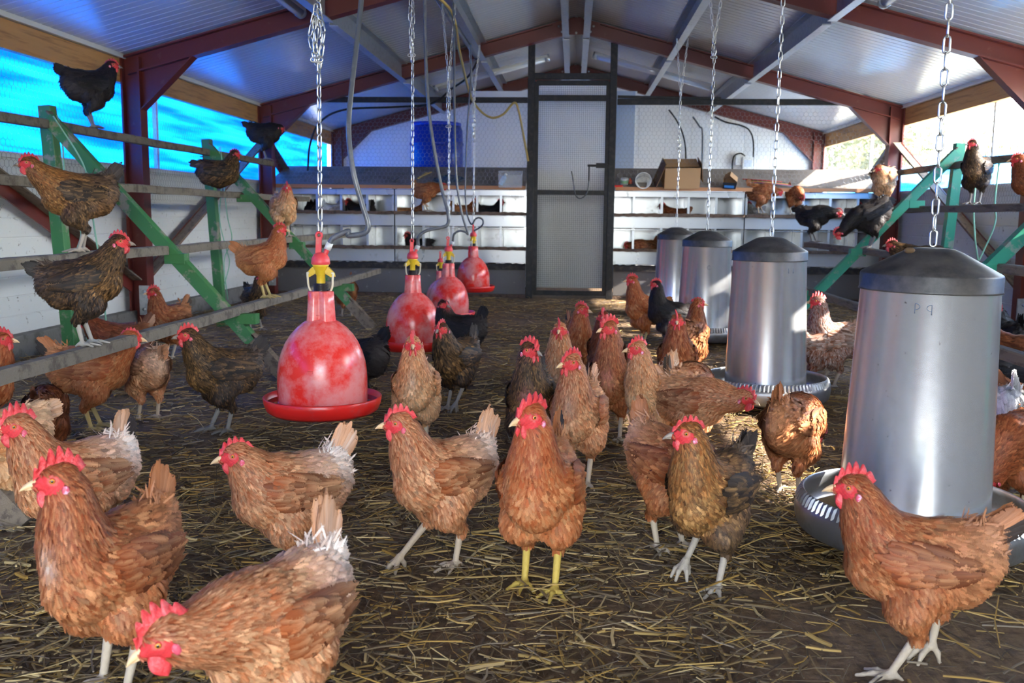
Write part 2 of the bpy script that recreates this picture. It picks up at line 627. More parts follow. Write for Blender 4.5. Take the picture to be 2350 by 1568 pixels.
# unseen camera end wall, its doorway sized to hold back front light
mb = MB()
for sx in (-1, 1):
    mb.add([(sx * 1.15, YF, 0), (sx * XW, YF, 0), (sx * XW, YF, 1.85), (sx * 1.15, YF, roof_z(1.15))], [(0, 1, 2, 3)])
mb.add([(-1.15, YF, 2.0), (1.15, YF, 2.0), (1.15, YF, roof_z(1.15)), (0, YF, 2.64), (-1.15, YF, roof_z(1.15))], [(0, 1, 2, 3, 4)])
struct(mb.build('wall_front', M_endwall), 'white wall beside the open doorway')
# end wall, ribs upright
ribbed('wall_back', M_endwall, (-XW, YB, 0.0), (1, 0, 0), (0, 0, 2.64), (0, -1, 0), 2 * XW, 0.16, 0.012, 0.005, 'white ribbed end wall')


# ---------------------------------------------------------------- chicken wire
def prism_wires(E, r):
    """(k,2,3) segments -> three-sided prisms."""
    E = np.asarray(E, dtype=np.float64)
    a, b = E[:, 0], E[:, 1]
    d = b - a
    d /= np.linalg.norm(d, axis=1, keepdims=True) + 1e-9
    ref = np.where(np.abs(d[:, :1]) < 0.8, np.array([[1.0, 0, 0]]), np.array([[0, 1.0, 0]]))
    x = np.cross(d, ref)
    x /= np.linalg.norm(x, axis=1, keepdims=True)
    y = np.cross(d, x)
    V = []
    for end in (a, b):
        for k in range(3):
            t = 2 * math.pi * k / 3
            V.append(end + x * (r * math.cos(t)) + y * (r * math.sin(t)))
    V = np.stack(V, 1).reshape(-1, 3)
    base = (np.arange(len(E)) * 6)[:, None]
    F = np.concatenate([base + np.array([[k, (k + 1) % 3, 3 + (k + 1) % 3, 3 + k]]) for k in range(3)], 0)
    return V, F


def hex_edges(w, h, s):
    """Hexagon net over w x h; returns (k,2,2)."""
    out = []
    dx, dy = s, s * 0.86
    for j in range(int(h / dy) + 1):
        for i in range(int(w / dx) + 1):
            x = i * dx + (dx / 2 if j % 2 else 0)
            y = j * dy
            a, b, c = (x, y), (x + dx / 2, y + dy * 0.33), (x + dx, y)
            out += [(a, b), (b, c), (b, (x + dx / 2, y + dy))]
    E = np.array(out)
    return E[(E[:, :, 0].max(1) <= w) & (E[:, :, 1].max(1) <= h)]


def wire_net(name, label, place, w, h, s=0.042, r=0.0009, keep=None, parent=None):
    E = hex_edges(w, h, s)
    E3 = place(E)
    if keep is not None:
        E3 = E3[keep(E3)]
    V, F = prism_wires(E3, r)
    o = np_mesh(name, V, F, M_wire, parent=parent, smooth=False)
    if parent is None:
        struct(o, label)
    return o


def side_place(x, y0, z0):
    return lambda E: np.stack([np.full(E.shape[:2], x), y0 + E[:, :, 0], z0 + E[:, :, 1]], 2)


# ---------------------------------------------------------------- window bands in the side walls
w1 = thing('window_1', 'long window band covered with blue windbreak netting behind chicken wire', 'window', (0, 0, 0))
struct(w1)
mb = MB().box((-3.09, (YF + YB) / 2, 1.375), (0.004, YB - YF, 0.58))
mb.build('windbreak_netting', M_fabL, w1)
for y in (1.4, 4.2, 7.0, 9.36, 11.6):
    MB().box((-3.068, y, 1.37), (0.03, 0.035, 0.57)).build('window_post', M_trim, w1, bevel=0.003)
wire_net('chicken_wire', None, side_place(-3.02, 3.0, 0.88), 9.0, 0.80, parent=w1)
w2 = thing('window_2', 'window band half covered with blue netting, open to the sunny hillside above it', 'window', (0, 0, 0))
struct(w2)
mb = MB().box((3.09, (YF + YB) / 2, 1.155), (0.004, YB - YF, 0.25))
mb.build('windbreak_netting', M_fabR, w2)
MB().box((3.07, (YF + 1.98) / 2, 1.345), (0.05, 1.98 - YF, 0.62)).build('added_sun_blocker', M_panel, w2)  # unseen panel added to keep the sun off the near floor
fr = MB()
rr = random.Random(5)
for i in range(int((YB - 1.0) / 0.035)):
    y = 1.0 + i * 0.035
    hgt = rr.uniform(0.015, 0.05)
    fr.box((3.09, y, 1.28 + hgt / 2), (0.003, 0.010, hgt), rot=Matrix.Rotation(rr.uniform(-0.2, 0.2), 3, 'X'))
fr.build('frayed_edge', mat('frayed_netting', (206, 190, 150), 0.8), w2)
for y in (2.2, 4.6, 7.35, 10.3):
    MB().box((3.068, y, 1.34), (0.03, 0.035, 0.62)).build('window_post', M_trim, w2, bevel=0.003)
wire_net('chicken_wire', None, side_place(3.02, 4.0, 0.85), 8.0, 0.80, parent=w2)

# ---------------------------------------------------------------- steel portal frames, purlins, bracing
def i_prof(h, w, tf=0.012, tw=0.010):
    return [(-w / 2, -h / 2), (w / 2, -h / 2), (w / 2, -h / 2 + tf), (tw / 2, -h / 2 + tf), (tw / 2, h / 2 - tf), (w / 2, h / 2 - tf),
            (w / 2, h / 2), (-w / 2, h / 2), (-w / 2, h / 2 - tf), (-tw / 2, h / 2 - tf), (-tw / 2, -h / 2 + tf), (-w / 2, -h / 2 + tf)]


M_bolt = mat('zinc_bolts', (190, 190, 186), 0.3, metal=0.9)
for k, y in enumerate(FRAMES):
    fr_ = thing('portal_frame', ('red oxide steel portal frame', 'second red oxide steel portal frame', 'red oxide steel portal frame nearer the drinkers',
                                 'red oxide steel portal frame over the nest boxes', 'red oxide steel portal frame against the end wall')[k], 'frame', (0, y, 0))
    struct(fr_)
    for sx in (-1, 1):
        mb = MB()
        mb.section(i_prof(0.125, 0.10), (sx * 0.0, 0, roof_z(0) - 0.075), (sx * 2.98, 0, roof_z(2.98) - 0.075), up=(0, 0, 1))
        mb.build('rafter', M_red, fr_)
        mb = MB()
        mb.section(i_prof(0.129, 0.106, 0.013, 0.014), (sx * 2.945, 0, 0.02), (sx * 2.945, 0, roof_z(2.945) - 0.03), up=(1, 0, 0))
        mb.build('post', M_red, fr_)
        mb = MB()                                             # haunch plate
        pr = [(sx * 2.95, roof_z(2.95) - 0.13), (sx * 2.52, roof_z(2.52) - 0.13), (sx * 2.88, roof_z(2.95) - 0.36), (sx * 2.95, roof_z(2.95) - 0.36)]
        mb.add([(x, -0.006, z) for x, z in pr] + [(x, 0.006, z) for x, z in pr], [(0, 1, 2, 3), (7, 6, 5, 4), (0, 4, 5, 1), (1, 5, 6, 2), (2, 6, 7, 3), (3, 7, 4, 0)])
        mb.beam((sx * 2.52, 0, roof_z(2.52) - 0.135), (sx * 2.885, 0, roof_z(2.95) - 0.37), 0.09, 0.008)
        mb.build('haunch', M_red, fr_)
        mb = MB().box((sx * 2.90, -0.058, 0.20), (0.07, 0.012, 0.20))
        for z in (0.14, 0.26):
            mb.ball((sx * 2.90, -0.07, z), 0.012, 0, 6)
        mb.build('base_bracket', M_galv, fr_)
    mb = MB()
    mb.add([(-0.22, -0.056, roof_z(0.22) - 0.02), (0.22, -0.056, roof_z(0.22) - 0.02), (0.22, -0.056, roof_z(.22) - 0.145), (0.07, -0.056, roof_z(0) - 0.175), (-0.07, -0.056, roof_z(0) - 0.175), (-0.22, -0.056, roof_z(.22) - 0.145), (0, -0.056, roof_z(0) - 0.02)],
           [(0, 6, 1, 2, 3, 4, 5)])
    mb.build('apex_plate', M_red, fr_)
    mb = MB()
    for bx, bz in ((-0.16, 2.53), (0.16, 2.53), (-0.13, 2.48), (0.13, 2.48), (0.0, 2.47)):
        mb.ball((bx, -0.06, bz), 0.011, 0, 6)
    mb.build('bolt', M_bolt, fr_)

c_prof = [(-0.03, -0.085), (0.03, -0.085), (0.03, -0.078), (-0.024, -0.078), (-0.024, 0.078), (0.03, 0.078), (0.03, 0.085), (-0.03, 0.085)]
for i in range(len(FRAMES)):
    y0 = FRAMES[i - 1] + 0.06 if i else YF
    y1 = FRAMES[i] - 0.062
    for x in (-1.6, -0.86, -0.095, 0.095, 0.86, 1.6):
        mb = MB()
        pr = [(-a if x > 0 else a, b) for a, b in c_prof]
        if x > 0:
            pr = pr[::-1]
        z = roof_z(x) - 0.092
        mb.section(pr, (x, y0, z), (x, y1, z))
        o = mb.build('purlin', M_galv)
        struct(o, 'galvanised purlin under the roof lining')
for sx in (-1, 1):
    for i in range(1, len(FRAMES)):
        ya, yb = FRAMES[i - 1] + 0.06, FRAMES[i] - 0.06
        if i % 2:
            ya, yb = yb, ya
        if i == 1:
            continue
        za, zb = (0.30, 1.42) if sx < 0 else (0.30, 1.42)
        if i % 2 == 1:                                        # bay 3.6-6.4..: rises towards the camera end on the left side
            pass
        low, high = (FRAMES[2], FRAMES[1]) if i == 2 else ((FRAMES[2], FRAMES[3]) if i == 3 else (FRAMES[4], FRAMES[3]))
        lo = Vector((sx * 2.985, low + (0.06 if high > low else -0.06), 0.30))
        hi = Vector((sx * 2.985, high + (-0.06 if high > low else 0.06), 1.45))
        mb = MB().beam(lo, hi, 0.010, 0.09).beam(lo + Vector((-sx * 0.035, 0, 0.04)), hi + Vector((-sx * 0.035, 0, 0.04)), 0.075, 0.010, 1)
        struct(mb.build('wind_brace', [M_red, M_wood]), 'red steel angle brace crossing the wall panel')

# ---------------------------------------------------------------- partition: black steel, wire, gate
YP = 9.32
mb = MB().beam((-2.62, YP, 1.885), (-0.45, YP, 1.885), 0.045, 0.05).beam((0.40, YP, 1.872), (2.72, YP, 1.872), 0.045, 0.055)
mb.beam((0.40, YP - 0.03, 1.915), (1.36, YP - 0.03, 1.90), 0.02, 0.025)
struct(mb.build('trim_7', M_black, bevel=0.003), 'black steel rail of the wire partition')
for sgn, x in ((0, -0.415), (0, 0.36)):
    struct(MB().beam((x, YP, 0.0), (x, YP, roof_z(x) - 0.09), 0.065, 0.06, up=(0, 1, 0)).build('partition_post', M_black, bevel=0.004), 'black steel gate post')
struct(MB().beam((-0.385, YP, 2.105), (0.33, YP, 2.105), 0.05, 0.055).build('trim_8', M_black, bevel=0.003), 'black steel lintel over the wire gate')
for x0, w in ((-2.95, 2.50), (0.40, 2.55)):
    wire_net('chicken_wire', 'chicken wire stretched between the nest boxes and the black rail',
             (lambda x0: lambda E: np.stack([x0 + E[:, :, 0], np.full(E.shape[:2], YP + 0.02), 1.09 + E[:, :, 1]], 2))(x0), w, 0.80,
             keep=lambda E: (E[:, :, 2] < 2.50 - 0.267 * np.abs(E[:, :, 0])).all(1))
d1 = thing('door_1', 'tall black steel gate filled with square wire mesh', 'door', (-0.03, YP, 0))
struct(d1)
gx0, gx1, gz0, gz1 = -0.335, 0.345, 0.035, 2.055
mb = MB()
for x in (gx0, gx1):
    mb.beam((x, 0, gz0), (x, 0, gz1), 0.045, 0.035, up=(0, 1, 0))
for z, h in ((gz0 + 0.02, 0.045), (1.02, 0.045), (1.905, 0.055), (gz1 - 0.01, 0.045)):
    mb.beam((gx0, 0, z), (gx1, 0, z), 0.034, h)
mb.build('gate_frame', M_black, d1, bevel=0.003)
E = []
x = gx0
while x < gx1:
    E.append(((x, 0.01, gz0), (x, 0.01, gz1)))
    x += 0.0195
z = gz0
while z < gz1:
    E.append(((gx0, 0.012, z), (gx1, 0.012, z)))
    z += 0.0195
V, F = prism_wires(E, 0.0010)
np_mesh('square_mesh', V, F, M_darkwire, parent=d1, smooth=False)
mb = MB().beam((0.16, -0.03, 1.275), (0.36, -0.03, 1.275), 0.02, 0.022).beam((0.24, -0.04, 1.275), (0.345, -0.04, 1.275), 0.03, 0.045).beam((0.175, -0.035, 1.275), (0.175, -0.035, 1.13), 0.014, 0.012, up=(0, 1, 0))
mb.build('bolt_latch', M_black, d1, bevel=0.002)
mb = MB().tube(curve_pts([(0.175, -0.04, 1.13), (0.16, -0.045, 1.02), (0.10, -0.045, 0.965), (0.05, -0.045, 1.0), (0.03, -0.045, 1.12), (0.01, -0.045, 1.22)], 8), 0.006, 6)
mb.build('latch_chain', M_darkwire, d1)

# white boarded lobby behind the gate
struct(MB().box((-0.22, 10.22, 1.06), (1.72, 0.05, 2.04)).build('wall_lobby', M_endwall, bevel=0.003), 'white boarded lobby wall behind the wire gate')
mb = MB()
for x, c in ((0.52, 0),):
    mb.box((x, 10.19, 1.55), (0.20, 0.012, 1.06))
struct(mb.build('trim_9', mat('pale_blue_board', (176, 192, 214), 0.5)), 'pale blue board strip beside the gate')

# ---------------------------------------------------------------- perch stands
def lerp(a, b, t):
    return a + (b - a) * t


def perch_stand(sx, label, paint):
    t = thing('perch_stand', label, 'perch stand', (0, 0, 0))
    for y in (2.34, 4.58, 6.62):
        x_top = sx * 2.52
        MB().beam((sx * 2.47, y, -0.002), (sx * 2.54, y, 1.30), 0.062, 0.062, up=(0, 1, 0)).build('post', paint, t, bevel=0.003)
        a, b = Vector((sx * 2.50, y - 0.062, 1.235)), Vector((sx * 1.38, y - 0.062, 0.012))
        MB().beam(a, b, 0.055, 0.06).beam(a + Vector((sx * 0.0, 0, 0.034)), b + Vector((0, 0, 0.034)), 0.052, 0.008, 1).build('diagonal_brace', [paint, M_rail], t, bevel=0.002)
        c = a.lerp(b, 0.86)
        MB().beam(c, b + (b - a) * 0.004, 0.059, 0.066).beam(c + Vector((0, 0, 0.036)), b + Vector((0, 0, 0.036)), 0.055, 0.012).build('muddy_brace_foot', M_wood, t, bevel=0.002)
        for x, z in ((2.31, 0.925), (1.95, 0.605), (1.61, 0.320)):
            MB().box((sx * x - sx * 0.05, y - 0.062, z - 0.028 ), (0.10, 0.061, 0.05)).build('rail_bracket', paint, t, bevel=0.002)
    ends = (7.95, 8.3, 8.17, 7.9)
    for (x, z), ye in zip(RAILS[sx], ends):
        mb = MB()
        n = 24
        rg = random.Random(int(100 * z))
        pts = [Vector((sx * x, lerp(1.2, ye, i / n), z - 0.021 + rg.uniform(-0.003, 0.003))) for i in range(n + 1)]
        for i in range(n):
            pass
        P, F = [], []
        for i, p in enumerate(pts):
            w, h = 0.025 + rg.uniform(-0.002, 0.002), 0.021
            P += [p + Vector((-w, 0, -h)), p + Vector((w, 0, -h)), p + Vector((w, 0, h * 0.7)), p + Vector((w * .75, 0, h)), p + Vector((-w * .75, 0, h)), p + Vector((-w, 0, h * 0.7))]
        for i in range(n):
            for j in range(6):
                F.append((i * 6 + j, i * 6 + (j + 1) % 6, i * 6 + 6 + (j + 1) % 6, i * 6 + 6 + j))
        F += [(5, 4, 3, 2, 1, 0), tuple(range(n * 6, n * 6 + 6))]
        mb.add(P, F)
        mb.build('perch_rail', M_rail if sx < 0 else M_wood, t)
    return t


# (x, top z) of each rail, highest first
RAILS = {-1: ((2.51, 1.228), (2.31, 0.940), (1.95, 0.638), (1.61, 0.352)),
         1: ((2.51, 1.175), (2.30, 0.886), (1.95, 0.605), (1.61, 0.330))}
perch_stand(-1, 'green framed perch stand with four dusty rails beside the blue lit wall', M_green)
perch_stand(1, 'turquoise framed perch stand with four rails beside the half open wall', M_greenb)


def twine(label, pts, r=0.004, group=None):
    return tag(MB().tube(curve_pts(pts, 8), r, 6).build('twine', M_twine), label, 'twine', group)


twine('pale green twine knotted to the top rail and hanging down the first green post',
      [(-2.46, 4.52, 1.25), (-2.43, 4.50, 1.15), (-2.42, 4.5, 0.85), (-2.36, 4.5, 0.7), (-2.40, 4.5, 0.55), (-2.37, 4.5, 0.3), (-2.33, 4.5, 0.02)])
twine('thin green twine loop hanging just right of the first green post',
      [(-2.44, 4.45, 1.24), (-2.30, 4.45, 1.0), (-2.27, 4.45, 0.75), (-2.24, 4.45, 0.45), (-2.22, 4.45, 0.01)])
twine('green twine hanging in a loop at the second green post',
      [(-2.43, 6.55, 1.24), (-2.42, 6.55, 1.0), (-2.44, 6.55, 0.75), (-2.40, 6.55, 0.55), (-2.38, 6.55, 0.45), (-2.42, 6.55, 0.30)])
twine('green twine strand with a knot by the second green post',
      [(-2.40, 6.5, 1.24), (-2.37, 6.5, 0.8), (-2.34, 6.5, 0.62), (-2.40, 6.5, 0.46), (-2.38, 6.5, 0.2)])
twine('straight turquoise twine under the black hen on the high rail', [(2.38, 5.9, 1.16), (2.37, 5.9, 0.9), (2.39, 5.9, 0.7), (2.42, 5.9, 0.55)], 0.005)
twine('curved turquoise twine hanging past the rail behind the big feeder', [(2.50, 5.9, 1.17), (2.49, 5.9, 0.92), (2.50, 5.9, 0.78), (2.44, 5.9, 0.6), (2.38, 5.9, 0.45), (2.40, 5.9, 0.32)], 0.005)

# ---------------------------------------------------------------- chains
M_chain = mat('zinc_chain', (206, 206, 200), 0.28, metal=0.85, spots=(120, 116, 108), spot_scale=40, spot_amt=0.3)


def link(mb, c, axis, side, L=0.043, W=0.019, r=0.0026):
    """One oval link: long along axis, wide along side."""
    pts = []
    hs, rad = (L - W) / 2, W / 2 - r
    for k in range(6):
        a = math.pi * k / 5
        pts.append(c + axis * (hs + rad * math.sin(a)) + side * (rad * math.cos(a)))
    for k in range(6):
        a = math.pi + math.pi * k / 5
        pts.append(c + axis * (-hs + rad * math.sin(a)) + side * (rad * math.cos(a)))
    mb.tube(pts, r, 6, 0, closed=True)


def run_links(mb, a, b, seed=0, twist=0.0):
    a, b = Vector(a), Vector(b)
    d = b - a
    n = max(1, round(d.length / 0.0365))
    x, u, ax = frame_to(d, (0, 1, 0))
    rg = random.Random(seed)
    for i in range(n):
        c = a + d * ((i + 0.5) / n)
        ang = (math.pi / 2 if i % 2 else 0) + 0.5 + twist * i + rg.uniform(-0.2, 0.2)
        link(mb, c, ax, x * math.cos(ang) + u * math.sin(ang))


def chain(label, x, y, z0, ztop, knot0=None, knot1=None, strands=3, group='hanging chains', vee=True):
    """Chain from z0 up to the purlin, with its spare length gathered between knot0 and knot1."""
    mb = MB()
    run_links(mb, (x, y, z0), (x + 0.004, y, knot0 if knot0 else ztop), 1)
    if knot0:
        rg = random.Random(int(y * 10))
        for k in range(strands):
            ox, oy = 0.0085 * (k - (strands - 1) / 2), rg.uniform(-0.012, 0.012)
            lo, hi = knot0 + rg.uniform(-0.03, 0.03), knot1 + rg.uniform(-0.05, 0.02)
            m_ = (x + ox * 1.8, y + oy, lerp(lo, hi, rg.uniform(0.35, 0.65)))
            run_links(mb, (x + ox * 0.4, y, lo), m_, k, 0.2)
            run_links(mb, m_, (x + ox * 0.4, y, hi), k + 9, 0.2)
        link(mb, Vector((x, y - 0.008, knot0)), Vector((1, 0, 0)), Vector((0, 0, 1)))
        if vee:
            zv = ztop - 0.45 if ztop - knot1 > 0.7 else knot1
            if zv > knot1:
                run_links(mb, (x, y, knot1), (x, y, zv), 3)
            run_links(mb, (x, y, zv), (x - 0.045, y, ztop), 4)
            run_links(mb, (x, y, zv), (x + 0.045, y, ztop), 5)
        else:
            run_links(mb, (x, y, knot1), (x, y, ztop), 3)
    o = mb.build('chain', M_chain)
    return tag(o, label, 'chain', group)


# ---------------------------------------------------------------- bell drinkers
def red_mat(name, dusty):
    m_ = mat(name, (230, 48, 40), 0.24, spots=(226, 150, 148), spot_scale=7, spot_amt=dusty, spot_lo=0.42, spot_hi=0.60, var=0.1, rough_var=0.1)
    return m_


M_drink = red_mat('red_plastic', 0.8)
M_tray = mat('red_tray_plastic', (222, 38, 34), 0.28, spots=(190, 100, 96), spot_scale=12, spot_amt=0.6, spot_lo=0.55, spot_hi=0.68)
M_cap = mat('pink_red_plastic', (226, 70, 76), 0.4, spots=(190, 150, 120), spot_scale=20, spot_amt=0.4)
M_yellow = mat('yellow_plastic', (222, 184, 44), 0.4, spots=(150, 120, 60), spot_scale=24, spot_amt=0.4)
M_cream = mat('cream_plastic', (220, 208, 180), 0.5)
M_spring = mat('dark_spring', (60, 58, 60), 0.35, metal=0.7)
M_nut = mat('white_nut', (214, 214, 210), 0.4)
M_hose = mat('grey_hose', (84, 88, 96), 0.3, spots=(140, 140, 140), spot_scale=8, spot_amt=0.4)
M_water = mat('trough_water', (120, 40, 40), 0.05)


def drinker(label, x, y, z, s=1.0, rot=0.0):
    t = thing('bell_drinker', label, 'drinker', (x, y, z), rot, 'red bell drinkers')
    t.scale = (s, s, s)
    mb = MB().lathe([(0.105, 0.015), (0.145, 0.0), (0.165, 0.0), (0.178, 0.010), (0.186, 0.030), (0.189, 0.050), (0.186, 0.053), (0.182, 0.050), (0.178, 0.034), (0.168, 0.016), (0.14, 0.014), (0.105, 0.020)], 64)
    tr = mb.build('water_tray', M_tray, t)
    MB().lathe([(0.13, 0.034), (0.1775, 0.034)], 48).build('water', M_water, tr)
    prof = [(0.140, 0.018), (0.143, 0.022), (0.143, 0.10), (0.1415, 0.135), (0.137, 0.165), (0.128, 0.197), (0.115, 0.226), (0.098, 0.252), (0.078, 0.274), (0.058, 0.290), (0.040, 0.300), (0.02, 0.302)]
    mb = MB().lathe(prof, 64)
    mb.box((0.0, -0.1445, 0.15), (0.016, 0.006, 0.008))
    mb.build('bell', M_drink, t)
    mb = MB()
    # ribbed neck: three half round columns round a core
    n = 72
    P, F = [], []
    for zz, k in ((0.286, 1.12), (0.31, 1.06), (0.35, 1.0), (0.388, 0.96), (0.390, 0.90)):
        for j in range(n):
            a = 2 * math.pi * j / n
            lob = abs(math.cos(1.5 * (a - math.pi / 2)))
            r = (0.026 + 0.017 * min(1.0, lob * 1.5)) * k
            P.append((r * math.cos(a), r * math.sin(a), zz))
    for i in range(4):
        for j in range(n):
            F.append((i * n + j, i * n + (j + 1) % n, (i + 1) * n + (j + 1) % n, (i + 1) * n + j))
    F.append(tuple(range(4 * n, 5 * n)))
    mb.add(P, F, 0, True)
    mb.lathe([(0.005, 0.0), (0.004, 0.002)], 10, (0, -0.044, 0.315), 0)
    mb.build('neck', M_drink, t)
    MB().tube([(0.022 * math.cos(a * 0.7), 0.022 * math.sin(a * 0.7), 0.391 + 0.022 * a / 54) for a in range(55)], 0.0022, 6).lathe([(0.018, 0.388), (0.018, 0.415)], 16).build('spring', M_spring, t)
    vl = MB().lathe([(0.014, 0.412), (0.014, 0.440), (0.017, 0.444), (0.017, 0.455), (0.020, 0.458), (0.024, 0.468), (0.027, 0.474), (0.001, 0.475)], 24)
    for sgn in (-1, 1):
        vl.add([(sgn * 0.012, -0.007, 0.470), (sgn * 0.026, -0.007, 0.466), (sgn * 0.044, -0.006, 0.447), (sgn * 0.046, -0.006, 0.436), (sgn * 0.034, -0.006, 0.434), (sgn * 0.014, -0.007, 0.446)] +
               [(sgn * 0.012, 0.007, 0.470), (sgn * 0.026, 0.007, 0.466), (sgn * 0.044, 0.006, 0.447), (sgn * 0.046, 0.006, 0.436), (sgn * 0.034, 0.006, 0.434), (sgn * 0.014, 0.007, 0.446)],
               [(0, 1, 2, 3, 4, 5), (11, 10, 9, 8, 7, 6)] + [(i, i + 6, (i + 1) % 6 + 6, (i + 1) % 6) for i in range(6)])
    vl.build('valve', M_yellow, t)
    for sgn in (-1, 1):
        MB().tube(curve_pts([(sgn * 0.036, -0.008, 0.446), (sgn * 0.041, -0.008, 0.447), (sgn * 0.040, -0.008, 0.43), (sgn * 0.038, -0.006, 0.405), (sgn * 0.030, -0.003, 0.386)], 5), 0.0035, 8).build('hook_arm', M_cream, t)
    cp = MB().lathe([(0.028, 0.474), (0.030, 0.477), (0.029, 0.486), (0.027, 0.497), (0.020, 0.507), (0.010, 0.512), (0.001, 0.513)], 28)
    cp.beam((-0.007, 0, 0.500), (-0.004, 0, 0.560), 0.018, 0.009, up=(0, 1, 0))
    pts = [(-0.004 + 0.009 * math.cos(a), 0, 0.566 + 0.009 * math.sin(a)) for a in [2 * math.pi * i / 14 for i in range(14)]]
    cp.tube(pts, 0.0045, 6, closed=True)
    cp.tube([(0.012, 0, 0.500), (0.024, 0, 0.526)], 0.008, 10)
    cp.build('inlet_cap', M_cap, t)
    d = Vector((0.012, 0, 0.026)).normalized()
    MB().tube([Vector((0.022, 0, 0.522)), Vector((0.022, 0, 0.522)) + d * 0.022], 0.0125, 6).build('hose_nut', M_nut, t)
    return t


def hose(label, pts, r=0.009, m_=None, n=10, cat='hose'):
    return tag(MB().tube(curve_pts(pts, n), r, 10).build('hose' if cat == 'hose' else 'cable', m_ or M_hose), label, cat)


D = [(-0.795, 3.0, 0.165), (-0.832, 4.98, 0.095), (-0.865, 6.7, 0.07), (-0.855, 8.29, 0.14)]
dl = ['red bell drinker with dusty dome and full water tray, nearest of the row', 'red bell drinker with pale dust, second in the row, black hens behind its tray',
      'red bell drinker third in the row, half behind the dusty second one', 'clean red bell drinker hanging highest, last of the row before the gate']
for k, (x, y, z) in enumerate(D):
    drinker(dl[k], x, y, z, 1.0, (0.0, 0.5, 0.25, 1.2)[k])
drinker('small red drinker with yellow valve peeping out behind the third drinker', -1.03, 7.5, 0.04, 0.82, 0.2)
cl = ['zinc chain with a gathered bundle of links above the nearest drinker', 'zinc chain with spare links bunched midway above the second drinker',
      'zinc chain holding the third drinker', 'fine looking zinc chain holding the last drinker before the gate']
kn = [(1.268, 1.46), (1.60, 2.00), (1.40, 1.70), (1.42, 1.80)]
for k, (x, y, z) in enumerate(D):
    chain(cl[k], x, y, z + 0.575, roof_z(x) - 0.185, kn[k][0], kn[k][1], 4 if k == 0 else 2, vee=k != 0)


def dz(k, dx, dy, h):
    return (D[k][0] + dx, D[k][1] + dy, D[k][2] + h)


rot_nut = lambda k: (0.030 * math.cos((0.0, 0.5, 0.25, 1.2)[k]), 0.030 * math.sin((0.0, 0.5, 0.25, 1.2)[k]))
nx, ny = rot_nut(0)
hose('thick grey hose looping down to the nearest drinker', [dz(0, nx, ny, 0.542), dz(0, 0.045, ny, 0.56), dz(0, 0.09, 0, 0.580), on_y(800, 541, 3.0), on_y(836, 535, 3.0), on_y(845, 516, 3.0), on_y(830, 465, 3.0), on_y(810, 390, 3.0), on_y(800, 300, 3.02), on_y(806, 210, 3.05), on_y(820, 90, 3.1), on_y(831, -20, 3.15), (-0.66, 3.2, 1.9), (-0.80, 3.3, 2.27)], 0.0085)
nx, ny = rot_nut(1)
hose('grey hose hanging behind the second chain down to the second drinker', [dz(1, nx, ny, 0.542), on_y(960, 545, 4.98), on_y(978, 530, 4.98), on_y(1010, 523, 4.98), on_y(1027, 515, 4.98), on_y(1028, 490, 4.98), on_y(1013, 430, 5.0), on_y(996, 340, 5.0), on_y(983, 240, 5.0), on_y(976, 100, 5.0), on_y(974, -30, 5.0), (-0.79, 5.05, 2.1), (-0.84, 5.1, 2.28)], 0.009)
nx, ny = rot_nut(2)
hose('thin dark hose curving to the third drinker', [dz(2, nx, ny, 0.542), on_y(1042, 538, 6.7), on_y(1055, 530, 6.7), on_y(1068, 533, 6.7), on_y(1074, 536, 6.7), on_y(1064, 505, 6.7), on_y(1056, 470, 6.7), on_y(1047, 400, 6.7), on_y(1043, 250, 6.7), on_y(1042, 60, 6.7), (-0.84, 6.7, 2.24)], 0.008)
hose('thin dark hose with a round loop above the last drinker', [on_y(1088, 530, 8.27), on_y(1100, 523, 8.24), on_y(1108, 515, 8.2), on_y(1108, 505, 8.2), on_y(1100, 500, 8.2), on_y(1091, 503, 8.22), on_y(1083, 515, 8.24), on_y(1076, 505, 8.26), on_y(1070, 480, 8.28), on_y(1068, 420, 8.28), on_y(1072, 300, 8.28), on_y(1080, 180, 8.28), (-0.88, 8.26, 2.26)], 0.007)

# water pipe with cable under the purlin
pipe = tag(MB().tube([(-0.93, 5.1, 2.24), (-0.93, 7.2, 2.23), (-0.90, 9.0, 2.22)], 0.018, 10).build('water_pipe', M_hose), 'dark water pipe running under the roof purlin above the drinkers', 'pipe')
hose('black cable drooping from the roof pipe down behind the partition rail', [(-0.90, 8.9, 2.20), on_y(1100, 130, 9.0), on_y(1075, 175, 9.1), on_y(1035, 205, 9.2), on_y(990, 238, 9.25), on_y(900, 246, 9.25), on_y(790, 252, 9.25), on_y(735, 280, 9.25), on_y(712, 330, 9.26), on_y(706, 392, 9.27)], 0.010, M_black, cat='cable')
M_yhose = mat('yellow_hose', (186, 158, 84), 0.4)
hose('yellow hose sagging from the roof to the gate post', [(-0.98, 6.4, 2.26), on_y(1037, 30, 6.8), on_y(1055, 120, 7.8), on_y(1078, 215, 9.0), on_y(1100, 252, 9.2), on_y(1128, 270, 9.2), on_y(1155, 262, 9.22), on_y(1180, 236, 9.24), on_y(1190, 255, 9.25), on_y(1200, 305, 9.26), on_y(1212, 370, 9.26)], 0.011, M_yhose)

# ---------------------------------------------------------------- tube feeders
def metal_tube_mat():
    m_ = mat('feeder_galvanised', (226, 229, 234), 0.24, metal=0.78, spots=(92, 84, 76), spot_scale=95, spot_amt=0.75, spot_lo=0.665, spot_hi=0.69, var=0.05, var_scale=60, rough_var=0.03)
    return m_


